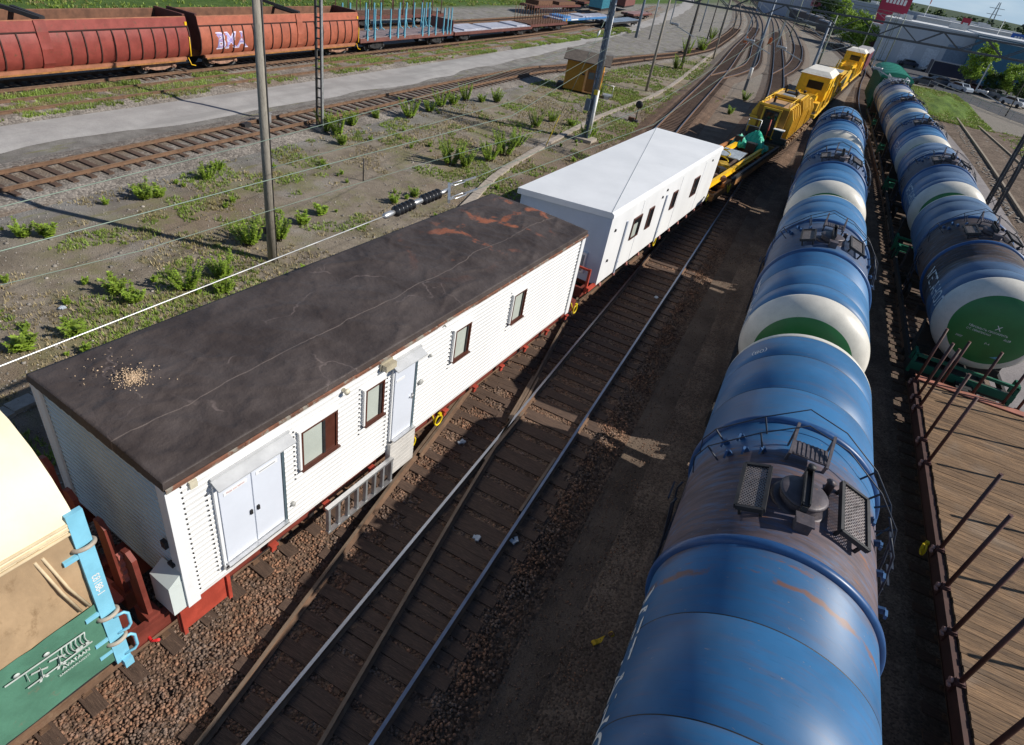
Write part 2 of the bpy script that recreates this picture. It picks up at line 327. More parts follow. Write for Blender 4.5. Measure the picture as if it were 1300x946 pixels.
sd=bpy.data.lights.new('Sun','SUN'); sd.energy=5.0; sd.angle=rad(.5); sd.color=(1,.945,.86); so=bpy.data.objects.new('Sun',sd); COL.objects.link(so); so.rotation_euler=SUNV.to_track_quat('Z','Y').to_euler()
cd=bpy.data.cameras.new('Camera'); cd.sensor_width=36; cd.lens=36*FPX/1300; cd.shift_y=-45/1300; cd.clip_end=6000; cd.clip_start=.1
co=bpy.data.objects.new('Camera',cd); COL.objects.link(co); co.matrix_world=Matrix(((CR_.x,CU_.x,-CF_.x,0),(CR_.y,CU_.y,-CF_.y,0),(CR_.z,CU_.z,-CF_.z,CAMH),(0,0,0,1))); SC.camera=co
SC.view_settings.view_transform='Standard'; SC.view_settings.look='None'; SC.view_settings.exposure=.1; SC.view_settings.gamma=1
def value_noise(X,Y,s,seed):
    rg=np.random.default_rng(seed).random((64,64)); x=X/s; y=Y/s; i=np.floor(x).astype(int); j=np.floor(y).astype(int); fx=x-i; fy=y-j; fx=fx*fx*(3-2*fx); fy=fy*fy*(3-2*fy)
    g=lambda a,b: rg[a%64,b%64]
    return (g(i,j)*(1-fx)+g(i+1,j)*fx)*(1-fy)+(g(i,j+1)*(1-fx)+g(i+1,j+1)*fx)*fy
# ---------------------------------------------------------------- paths
def smooth_path(pts,step=1.5):
    """Catmull-Rom through (x,y) points"""
    P=[Vector((p[0],p[1],0)) for p in pts]; P=[2*P[0]-P[1]]+P+[2*P[-1]-P[-2]]; out=[]
    for i in range(1,len(P)-2):
        n=max(2,int((P[i+1]-P[i]).length/step))
        for k in range(n):
            t=k/n; a,b,c,d=P[i-1],P[i],P[i+1],P[i+2]
            out.append(.5*((2*b)+(c-a)*t+(2*a-5*b+4*c-d)*t*t+(3*b-a-3*c+d)*t**3))
    out.append(P[-2]); return out
def frames(path):
    fr=[]
    for i,p in enumerate(path):
        d=(path[min(i+1,len(path)-1)]-path[max(i-1,0)]).normalized(); fr.append((p,d,Vector((d.y,-d.x,0))))
    return fr
def strip(name,pts,prof,mat,step=3.,parent=None,kind=None):
    """sweep a (offset, z) profile along a path"""
    fr=frames(smooth_path(pts,step)); mb=MB(); n=len(prof); vs=[]
    for p,d,r in fr:
        for o,z in prof: q=p+r*o; vs.append((q.x,q.y,z))
    fs=[(i*n+k,i*n+k+1,(i+1)*n+k+1,(i+1)*n+k) for i in range(len(fr)-1) for k in range(n-1)]
    mb.add(vs,fs); o=mb.build(name,mat,parent)
    if kind: o['kind']=kind
    return o
SLP=None
def sleeper_mesh(mat):
    mb=MB(); mb.box((0,0,-.225),(2.6,.24,.15)); 
    for sx in (-.8,.8): mb.box((sx,0,-.145),(.30,.14,.012),1); mb.box((sx-.11,.04,-.13),(.035,.035,.03),1); mb.box((sx+.11,-.04,-.13),(.035,.035,.03),1)
    o=mb.build('sleeper',[mat,railside]); me=o.data; bpy.data.objects.remove(o); return me
SL_W=sleeper_mesh(sleeperM); SL_C=sleeper_mesh(sleeperC)
RAILP=[(-.07,-.15),(.07,-.15),(.07,-.135),(.012,-.115),(.012,-.045),(.034,-.035),(.031,0),(-.031,0),(-.034,-.035),(-.012,-.045),(-.012,-.115),(-.07,-.135)]
def rail(path,off,top,parent,y0=-1e9,y1=1e9,name='rail',dz=0):
    fr=[f for f in frames(path) if y0<=f[0].y<=y1]; mb=MB(); n=len(RAILP); vs=[]
    for p,d,r in fr:
        for o,z in RAILP: q=p+r*(off+o); vs.append((q.x,q.y,z+dz))
    fs=[];mi=[]
    for i in range(len(fr)-1):
        for k in range(n):
            mb.f.append([i*n+k,i*n+(k+1)%n,(i+1)*n+(k+1)%n,(i+1)*n+k]); mb.m.append(1 if k==6 else 0); mb.sm.append(False)
    mb.v=vs; return mb.build(name,[railside,top],parent)
def track(label,pts,shiny,y0,y1,bed=BALL,bedz=-.19,sl=SL_W,skip=None,nind=95,pitch=.6,far=True,rails=(None,None),group=None,bedw=1.55,step=2.,dsl=0.):
    path=smooth_path(pts,step); t=thing('railway_track',label,'railway track',(0,0,0),0,group)
    top=railtop if shiny else railtopr
    for k,o in enumerate((-.798,.798)):
        a,b=rails[k] or (-1e9,1e9)
        if shiny=='far': rail(path,o,railtopr,t,a,22.); rail(path,o,railtop,t,20.01,b)
        else: rail(path,o,top,t,a,b)
    if bed: strip('ballast_bed',pts,[(-bedw-.8,-.36),(-bedw,bedz),(bedw,bedz),(bedw+.8,-.36)],bed,step,t)
    L=0; nxt=0; k=0; rest=[]
    fr=frames(path)
    for i in range(len(fr)-1):
        p,d,r=fr[i]; seg=(fr[i+1][0]-p).length
        while nxt<=L+seg:
            q=p+d*(nxt-L); nxt+=pitch*R.uniform(.96,1.04)
            if q.y<y0 or q.y>y1 or (skip and skip(q)): continue
            rz=math.atan2(-d.x,d.y)+R.uniform(-.012,.012)
            if k<nind:
                o=link('sleeper',sl,t); o.location=(q.x+R.uniform(-.03,.03),q.y,dsl+R.uniform(-.008,.004)); o.rotation_euler=(0,0,rz); k+=1
            else: rest.append((q,rz))
        L+=seg
    if rest and far:
        mb=MB()
        for q,rz in rest: mb.box((q.x,q.y,-.225+dsl+R.uniform(-.01,.004)),(2.6,.24,.15),0,rz)
        mb.build('sleeper_row',sl.materials[0],t)['kind']='stuff'
    return t
# ================================================================ SETTING
mb=MB(); S=3200; ring=[-S,-400,-150,-60,-20,20,60,150,400,S]
ys=[-200,-40,-10,20,60,120,250,500,1200,S]
for i,x in enumerate(ring):
    for y in ys: mb.v.append((x,y,-.36))
for i in range(len(ring)-1):
    for j in range(len(ys)-1): mb.f.append([i*10+j,(i+1)*10+j,(i+1)*10+j+1,i*10+j+1]); mb.m.append(0); mb.sm.append(False)
structure(mb.build('ground',ground_mat()))
strip('road',[(-31.6,-15),(-31.4,15),(-31.0,32),(-31.0,46),(-32.0,64),(-33.6,90),(-35.5,115),(-40,160),(-52,240),(-70,330)],[(-1.9,-.352),(-1.6,-.32),(0,-.29),(1.7,-.32),(2.1,-.352)],ROADM,1.2,None,'structure')
strip('path',[(11.6,10),(11.9,45),(12.4,70),(12.6,97)],[(-2.6,-.352),(-2.2,-.33),(2.2,-.33),(2.6,-.352)],PATHM,3,None,'structure')
pad=gp(765,140,-.345); mb=MB(); mb.add([(pad.x+2.6*math.cos(a)*(1+.12*math.sin(3*a)),pad.y+3.2*math.sin(a)*(1+.1*math.cos(5*a)),-.345) for a in np.linspace(0,2*PI,40)[:-1]],[list(range(39))]); structure(mb.build('gravel_pad',BALLG))
for v in bpy.data.objects['road'].data.vertices:
    if v.co.z<-.30: v.co.x+=.9*(float(value_noise(np.array([v.co.x*.3+500]),np.array([v.co.y+500]),3.,31)[0])-.5)
# right-hand bank: turf mound, planted soil, street
mb=MB(); nx,ny=14,14
for i in range(nx):
    for j in range(ny):
        x=11.8+i*.66; y=95+j*3.0; e=math.sin(PI*i/(nx-1))*math.sin(PI*j/(ny-1)); mb.v.append((x+ .1*j,y,-.355+.55*e*(.75+.4*math.sin(i*1.3)*math.cos(j*.9))))
for i in range(nx-1):
    for j in range(ny-1): mb.f.append([i*ny+j,(i+1)*ny+j,(i+1)*ny+j+1,i*ny+j+1]); mb.m.append(0); mb.sm.append(True)
structure(mb.build('turf_mound',TURF))
strip('planting_bed',[(22.2,48),(21.8,75),(21.0,97)],[(-7.4,-.352),(-6.8,-.30),(-2.2,-.22),(2.8,-.15),(6.,-.352)],SOIL,3,None,'structure')
strip('street',[(60,84),(44,97),(31,115),(23,134),(15,152),(4,176),(-8,205)],[(-4.2,-.353),(-4.1,-.33),(4.1,-.33),(4.2,-.353)],ASPH,3,None,'structure')
mb=MB(); mb.box((38,160,-.343),(48,34,.02)); structure(mb.build('parking_lot',ASPH))
# ---------------------------------------------------------------- tracks
PM=[(-3.23,-14),(-3.23,10),(-3.23,30),(-3.3,50),(-4.3,77),(-6.9,107),(-12.5,160),(-23.8,258),(-42,380),(-70,520)]
PC=[(-9.1,-14),(-8.2,-5),(-7.36,3.4),(-6.06,16.2),(-4.78,29),(-3.72,38),(-2.65,47.5),(-1.6,60),(.1,85),(2.0,110),(4.6,150),(2,200),(-12,260)]
PD=[(-3.3,-10),(-3.6,0),(-4.08,4.8),(-4.5,8.3),(-5.0,12.8),(-5.75,18),(-7.2,29),(-9.5,49),(-12.35,86),(-15.5,120),(-25,218),(-45,330),(-78,480)]
PL=[(-25.9,-15),(-25.9,15),(-25.9,55),(-24.6,66),(-22.5,85),(-20.2,104),(-20.5,130),(-27.5,200),(-48,330)]
nearM=lambda q:min(abs(q.x+3.23)<1.35,q.y<30)
track('empty shiny main track between the white cabins and the blue tank train',PM,True,-3,200,bedz=-.19,bedw=1.25)
track('rusty ladder track that carries the white cabins and the yellow machines',PC,False,-4,140,bedz=-.196,skip=lambda q:q.y>24 and q.y<42 and abs(q.x+3.23)<1.6,nind=95,rails=((-14,280),(-14,280)),dsl=-.01)
track('crossover track slanting from the main track under the cabins to the hut side',PD,'far',2.2,200,bedz=-.202,skip=lambda q:(q.y<13),nind=95,rails=((-9,600),(-4,600)),dsl=-.005)
track('rusty through track between the dirt road and the weedy strip',PL,False,8,180,bed=BALLG,bedz=-.22,nind=98,pitch=.72,dsl=-.004)
track('overgrown siding with pale sleepers along the far side of the dirt road',[(-34.3,-10),(-34.3,40),(-34.9,70),(-37,110),(-44,170)],False,14,130,bed=BALLG,bedz=-.15,sl=SL_C,nind=95,pitch=.75,bedw=1.3,dsl=.012,skip=lambda q:value_noise(np.array([q.x+300.]),np.array([q.y]),4.5,21)[0]<.56)
track('siding under the rust red hopper wagons and flat wagons',[(-37.6,-10),(-37.6,60),(-38.6,100),(-42,140),(-51,200)],False,12,110,bed=BALLG,bedz=-.22,nind=90)
track('back siding behind the hopper wagons with red flat wagons',[(-45.5,0),(-45.5,60),(-46.5,110),(-51,160)],False,40,110,bed=BALLG,bedz=-.22,nind=60)
track('track under the row of blue tank wagons nearest the viewer',[(1.92,-14),(1.92,30),(1.92,52),(1.5,72),(1.4,84)],True,2,84,bed=BALLW,bedz=-.2,nind=90,dsl=-.012)
track('track under the outer tank wagons and the empty stake wagon',[(7.15,-14),(7.1,30),(6.9,50),(6.3,70),(5.4,90),(5.6,112),(6.4,150),(2.5,205)],True,4,110,bed=BALLW,bedz=-.2,nind=90,dsl=-.016)
track('far branch track curving left of the yellow cranes',[(-6.4,101),(-5.8,118),(-6.6,140),(-9.5,175),(-17.9,247),(-36,360)],True,104,170,bedz=-.199,nind=60,dsl=-.02)
track('far left diverging track by the main line points',[(-12.2,85),(-11.2,96),(-11.2,110),(-14.5,140),(-26,235),(-46,360)],True,90,160,bedz=-.204,nind=60,dsl=-.02)
track('far right curve behind the yellow cranes',[(5.8,128),(3.0,160),(-2.5,198),(-13,250),(-30,330)],False,130,200,bedz=-.206,nind=60,dsl=-.02)
# long turnout timbers and the frog / check rails of the crossover
tn=thing('track_crossing','points crossing with short check rails where the crossover leaves the main track','track crossing')
pd=smooth_path(PD,1.)
pm=smooth_path(PM,1.)
for path,off,a,b in ((pm,-.70,9.6,12.6),(pm,.715,8.9,11.9),(pd,.885,11.0,14.4),(pd,.73,11.2,14.4),(pd,-.71,9.2,13.4)):
    rail(path,off,railtopr,tn,a,b,'check_rail',-.006)
for i in range(20):
    y=2.2+i*.585; wdt=2.9+.075*i
    mb=MB(); mb.box((0,0,-.232),(wdt,.235,.15)); o=mb.build('long_sleeper',sleeperM,tn); o.location=(-3.23-(wdt-2.6)/2-.15,y+.3,-.004); o.rotation_euler=(0,0,R.uniform(-.01,.03))
# ballast stones near the viewer
ICO=np.array([(0,0,1),(.894,0,.447),(.276,.851,.447),(-.724,.526,.447),(-.724,-.526,.447),(.276,-.851,.447),(.724,.526,-.447),(-.276,.851,-.447),(-.894,0,-.447),(-.276,-.851,-.447),(.724,-.526,-.447),(0,0,-1)])
ICF=np.array([(0,1,2),(0,2,3),(0,3,4),(0,4,5),(0,5,1),(1,6,2),(2,7,3),(3,8,4),(4,9,5),(5,10,1),(6,7,2),(7,8,3),(8,9,4),(9,10,5),(10,6,1),(11,7,6),(11,8,7),(11,9,8),(11,10,9),(11,6,10)])
def stones(name,P,sz,mat):
    n=len(P); V=ICO[None]*(1+NR.uniform(-.48,.40,(n,12,1))); A=NR.normal(size=(n,3,3)); Q,_=np.linalg.qr(A); V=np.einsum('nij,nkj->nki',Q,V)
    V=V*sz[:,None,None]*np.array([1,1,.8]); V=V+P[:,None,:]
    F=(ICF[None]+12*np.arange(n)[:,None,None]).reshape(-1,3); o=mesh_np(name,V.reshape(-1,3),F,mat); o['kind']='stuff'; return o
n=120000; X=NR.uniform(-9.6,-1.1,n); Y=.6+NR.random(n)**1.35*28.5
ctr_c=-7.34+(Y-3.4)*.1016; keep=(np.abs(X+3.23)<1.5+.55*NR.random(n)**2.2)|(np.abs(X-ctr_c)<2.0)|((X<-3.2)&(X>ctr_c)); keep&=~((np.abs(np.abs(X+3.23)-.8)<.06)|(np.abs(np.abs(X-ctr_c)-.8)<.06))
P=np.stack([X,Y,np.full(n,-.195)+NR.uniform(-.02,.012,n)-.10*np.clip(np.abs(X+3.23)-1.55,0,1)*(X>-3.2)],1)[keep]
tag(stones('ballast_stones',P,NR.uniform(.014,.036,len(P)),ballastM),'loose rusty brown ballast stones between the sleepers','ballast')
n=7000; X=NR.uniform(-1.6,.7,n); Y=3+NR.random(n)**1.2*34; tag(stones('walkway_grit',np.stack([X,Y,-.345+.14*np.clip((X+.43)/.8,0,1)+.10*np.clip((-1.1-X)/.5,0,1)],1),NR.uniform(.006,.02,n),ballastM),'thin scatter of brown grit on the walkway beside the blue tank train','gravel')
n=15000; X=NR.uniform(-24.5,-8.8,n); Y=3+NR.random(n)**1.2*55; P=np.stack([X,Y,np.full(n,-.35)],1)
tag(stones('scattered_stones',P,NR.uniform(.010,.028,n)*(1+NR.random(n)**16*2.2),stoneM),'small pale stones scattered over the weedy strip','stones')
# ---------------------------------------------------------------- grass and weeds
strawM=M('dry_grass',(.33,.27,.15),.7,0,.25,.5,island=.35)
def grass(name,n,x0,x1,y0,y1,thr,h,label,pw=1.3,seed=3,sc=2.2,w=.02,z0=-.36,mat=None):
    X=NR.uniform(x0,x1,n); Y=y0+NR.random(n)**pw*(y1-y0)
    f=.6*value_noise(X+200,Y+200,sc,seed)+.4*value_noise(X+90,Y+50,sc*.35,seed+1); k=f>thr; X=X[k];Y=Y[k]; m=len(X); B=5
    a=NR.uniform(0,2*PI,(m,B)); hh=h*NR.uniform(.4,1.3,(m,B)); le=NR.uniform(.1,.8,(m,B))*hh; rr=NR.uniform(0,.07,(m,B))
    bx=X[:,None]+rr*np.cos(a*3); by=Y[:,None]+rr*np.sin(a*3)
    ww=w*(1+Y[:,None]/60)
    V=np.zeros((m,B,3,3)); V[...,0,:]=np.stack([bx-ww*np.sin(a),by+ww*np.cos(a),np.full_like(bx,z0)],-1); V[...,1,:]=np.stack([bx+ww*np.sin(a),by-ww*np.cos(a),np.full_like(bx,z0)],-1)
    V[...,2,:]=np.stack([bx+le*np.cos(a),by+le*np.sin(a),z0+hh],-1)
    F=np.arange(m*B*3).reshape(-1,3); o=mesh_np(name,V.reshape(-1,3),F,mat or grassM); return tag(o,label,'grass',None,'stuff')
grass('grass',50000,-23.5,-9.0,3,75,.59,.12,'thin tufts of green grass on the earth strip left of the cabins',1.3,3,2.4,.016)
grass('dry_grass',30000,-23.5,-9.0,3,75,.52,.10,'dry straw coloured grass between the weeds on the earth strip',1.3,33,3.1,.012,-.36,strawM)
grass('grass',6500,-21.5,-12.6,48,110,.56,.16,'grass around the ochre hut and the far poles',1.1,9,5,.03)
grass('grass',34000,-36.4,-32.7,12,120,.50,.17,'green weeds between the dirt road and the red hopper wagons',1.3,5,2.0,.02,-.22)
grass('grass',13000,-88,-57,30,190,.42,.24,'green meadow behind the hopper wagons',1.2,6,4,.05)
grass('grass',5000,-47.8,-40.5,46,130,.6,.2,'grass between the back sidings',1.2,16,3,.04)
grass('grass',9000,12,20.5,95,134,.2,.25,'bright lawn on the mound beside the tank train',1.,8,3,.05)
grass('planted_rows',5000,20.6,27.5,56,97,.5,.3,'rows of low green plants on dark soil',1.,8,1.1,.05)
def leafball(mb,c,r,n,s,mi=0,flat=.9,rng=R):
    for _ in range(n):
        u=Vector((rng.gauss(0,1),rng.gauss(0,1),rng.gauss(0,1))).normalized()*r*rng.random()**.45; p=Vector(c)+Vector((u.x,u.y,u.z*flat))
        a=Vector((rng.gauss(0,1),rng.gauss(0,1),rng.gauss(0,.7))).normalized(); b=a.cross(Vector((rng.gauss(0,1),rng.gauss(0,1),rng.gauss(0,1)))).normalized()
        k=s*rng.uniform(.6,1.3); mb.add([p-a*k,p+b*k*.55,p+a*k,p-b*k*.55],[(0,1,2,3)],mi)
def weed_mesh(h,seed,nst):
    rg=random.Random(seed); mb=MB(); ms=MB()
    for _ in range(nst):
        a=rg.uniform(0,2*PI); rr=rg.uniform(0,.40)*h; hh=h*rg.uniform(.55,1.08); top=Vector((math.cos(a)*(rr+.18*hh),math.sin(a)*(rr+.18*hh),hh)); base=Vector((math.cos(a)*rr*.4,math.sin(a)*rr*.4,0))
        ms.tube([base,(base+top)/2+Vector((0,0,.05)),top],[.012,.009,.004],5)
        for k in range(int(52+90*h)):
            t=rg.uniform(.12,1.02); p=base.lerp(top,t); an=rg.uniform(0,2*PI); L=rg.uniform(.045,.09)*(1.15-.5*t)
            d=Vector((math.cos(an),math.sin(an),rg.uniform(-.1,.7))).normalized(); sd=d.cross(Vector((0,0,1))).normalized()*L*.32
            mb.add([p,p+d*L*.5+sd,p+d*L*1.25,p+d*L*.5-sd],[(0,1,2,3)])
    f=mb.build('foliage',leafA,None,False); s=ms.build('stem',stem,None,False); r=(f.data,s.data); bpy.data.objects.remove(f); bpy.data.objects.remove(s); return r
WM=[weed_mesh(h,i,n) for i,(h,n) in enumerate(((1.0,17),(.75,14),(.5,12),(1.3,17),(.35,9)))]
def weed(px,py,kind,label,s=1.,group='leafy weeds on the strip left of the cabins'):
    p=gp(px,py,-.36); t=thing('leafy_weed',label,'weed',p,R.uniform(0,6),group); s*=1.25; t.scale=(s*1.3,s*1.3,s*R.uniform(.9,1.15)); link('foliage',WM[kind][0],t); link('stem',WM[kind][1],t); return t
for px,py,k,s,l in ((185,252,2,1.2,'bushy weed by the long pole shadow, beyond the lower green wire'),(203,250,4,1.2,'small weed just right of the bushy weed by the pole shadow'),(263,228,1,.7,'weed standing alone between two wires, left of the wooden pole'),(277,216,2,.8,'weed just behind the lone one left of the wooden pole'),
  (316,311,1,1.0,'round green bush touching the left foot of the wooden pole'),(352,305,1,1.0,'tall bush touching the right side of the wooden pole'),(236,368,0,.7,'tall loose weed beside the dark roof, nearest of the big ones'),(282,352,1,.8,'weed by the dark roof edge where the pole shadow ends'),(285,372,2,.8,'low weed half hidden by the dark roof edge'),
  (172,382,2,.9,'spreading weed left of the tall loose one near the roof'),(150,372,4,1.3,'low weed left end of the pair near the roof'),(30,300,2,.9,'flat green clump at the left edge under the wires'),(60,300,4,1.3,'flat green clump right of the left edge one'),(100,425,4,1.3,'tiny weed close to the cabin roof corner'),(28,445,4,1.3,'small weed at the left edge below the thick white wire'),
  (413,168,0,.8,'weed hugging the foot of the lattice mast'),(430,172,0,.9,'tallest weed of the clump right of the lattice mast'),(446,160,1,.9,'weed at the right end of the lattice mast clump'),(433,184,2,.9,'low weed in front of the lattice mast clump'),(478,151,2,.9,'small weed between the lattice mast and the next bushes'),
  (521,150,0,1.0,'lone upright bush in front of the through track'),(545,142,1,.9,'bush at the left end of the long hedge-like clump'),(560,136,0,.9,'bush in the middle left of the hedge-like clump'),(575,133,1,1.,'bush in the middle right of the hedge-like clump'),(592,128,0,.9,'tall bush at the right end of the hedge-like clump'),(612,130,2,1.0,'low bush just right of the hedge-like clump'),(630,130,1,1.0,'last upright bush left of the ochre hut'),
  (572,210,0,1.0,'broad bush above the black insulators, left one'),(590,212,1,1.0,'bush touching the broad one above the black insulators'),(622,205,0,.9,'left bush of the thicket before the big steel mast'),(640,198,0,1.1,'tallest bush of the thicket before the big steel mast'),(655,186,1,1.1,'back bush of the thicket before the big steel mast'),(680,162,3,.7,'slim young birch left of the ochre hut'),(700,155,1,.9,'bush between the slim birch and the hut'),(725,160,2,1.,'low bush in front of the hut wall'),
  (745,178,0,.8,'weed at the foot of the big steel mast'),(752,172,2,.8,'small weed right of the big steel mast foot'),(502,258,2,.8,'small weed just left of the black insulators'),(525,250,2,.7,'small weed behind the black insulators'),(408,272,4,1.2,'tiny weed right of the wooden pole in the earth'),(385,285,4,1.2,'tiny weed nearest the wooden pole on its right'),
  (858,88,0,1.4,'bush at the foot of the dark far pole'),(872,70,0,1.6,'large far bush behind the dark far pole'),(890,65,1,2.2,'broad far bush right of the dark far pole'),(902,50,0,1.6,'farthest bush of the far pole thicket'),(760,120,1,1.,'bush right of the ochre hut'),(945,128,1,1.1,'weed patch near the right of the curved track'),(925,145,2,1.2,'small weed left of the yellow machine shadow')):
    weed(px,py,k,l,s)
# random seedlings
for i in range(170):
    x=R.uniform(-23,-9.2); y=4+R.random()**1.3*45
    if value_noise(np.array([x+200]),np.array([y+200]),3.,3)[0]<.42: continue
    t=thing('seedling','tiny green seedling on the bare earth strip','seedling',(x,y,-.36),R.uniform(0,6),'seedlings on the earth strip'); s=R.uniform(.4,1.0); t.scale=(s,s,s); link('foliage',WM[4][0],t)
# ================================================================ ROLLING STOCK
def wheelset(mb,y,z=.46,mi=0):
    for sx in (-.76,.76):
        s=1 if sx>0 else -1
        mb.lathe([(.10,sx-s*.09),(.40,sx-s*.07),(.44,sx-s*.05),(.475,sx-s*.045),(.475,sx-s*.03),(.46,sx-s*.02),(.455,sx+s*.06),(.38,sx+s*.07),(.36,sx+s*.04),(.14,sx+s*.03),(.13,sx+s*.10),(0,sx+s*.10)],(0,y,z),'x',28,mi)
    mb.lathe([(.07,-.9),(.085,-.5),(.085,.5),(.07,.9)],(0,y,z),'x',12,mi)
def bogie(parent,y,mat,base=1.85,zr=0.):
    mb=MB()
    for sx in (-1.03,1.03):
        prof=[(-base/2-.22,.36),(-base/2+.2,.36),(-base/2+.42,.30),(-.3,.24),(.3,.24),(base/2-.42,.30),(base/2-.2,.36),(base/2+.22,.36),(base/2+.22,.58),(base/2-.25,.60),(.45,.78),(-.45,.78),(-base/2+.25,.60),(-base/2-.22,.58)]
        mb.prism([(a,b) for a,b in prof],sx-.07,sx+.07,'yz')
        for k in (-.2,0,.2): mb.lathe([(.06,.30),(.075,.34),(.06,.38),(.075,.42),(.06,.46),(.075,.50),(.06,.54)],(sx,k,0),'z',8)
        for e in (-base/2,base/2): mb.box((sx*1.06,e,.46),(.16,.26,.26)); mb.lathe([(.11,0),(.11,.05),(.0,.06)],(sx*1.12 if sx>0 else sx*1.12-.05,e,.46),'x',10)
    mb.box((0,0,.62),(2.3,.42,.28))
    o=mb.build('bogie',mat,parent); o.location=(0,y,0)
    for e in (-base/2,base/2):
        m2=MB(); wheelset(m2,0); k=m2.build('wheelset',dark,o); k.location=(0,e,0)
    return o
def coupler(parent,y,s,mat=dark,z=1.06):
    mb=MB(); mb.box((0,y+s*.25,z),(.2,.5,.2)); mb.box((0,y+s*.58,z),(.34,.28,.3)); mb.box((.16,y+s*.76,z),(.16,.2,.26)); mb.box((-.2,y+s*.70,z),(.1,.12,.3)); mb.build('coupler',mat,parent)
def buffer(parent,x,y,s,mat,z=1.06,L=.3):
    mb=MB(); mb.lathe([(.13,0),(.13,s*L*.5),(.10,s*L*.5),(.10,s*L*.9),(.25,s*L*.92),(.26,s*L*.98),(.22,s*L*1.04),(0,s*L*1.06)],(x,y,z),'y',20); mb.box((x,y,z),(.42,.05,.42)); return mb.build('buffer',mat,parent)
def hose(parent,p,mat=hoseY,r=.14):
    mb=MB(); x,y,z=p; pts=[(x,y+r*math.cos(t)*.9,z-r+r*math.sin(t)) for t in np.linspace(PI*1.15,-PI*.95,16)]; mb.tube([(x-.12,y-r,z+.1)]+pts,.022,8); mb.box((x,y+r*.2,z+.02),(.06,.08,.08)); return mb.build('brake_hose',mat,parent)
TR=1.503; TZ=3.015; TH=4.815
def tank_part(y,ang,r=TR):  # ang from the crest, + to the right
    return Vector((math.sin(ang)*r,y,TZ+math.cos(ang)*r))
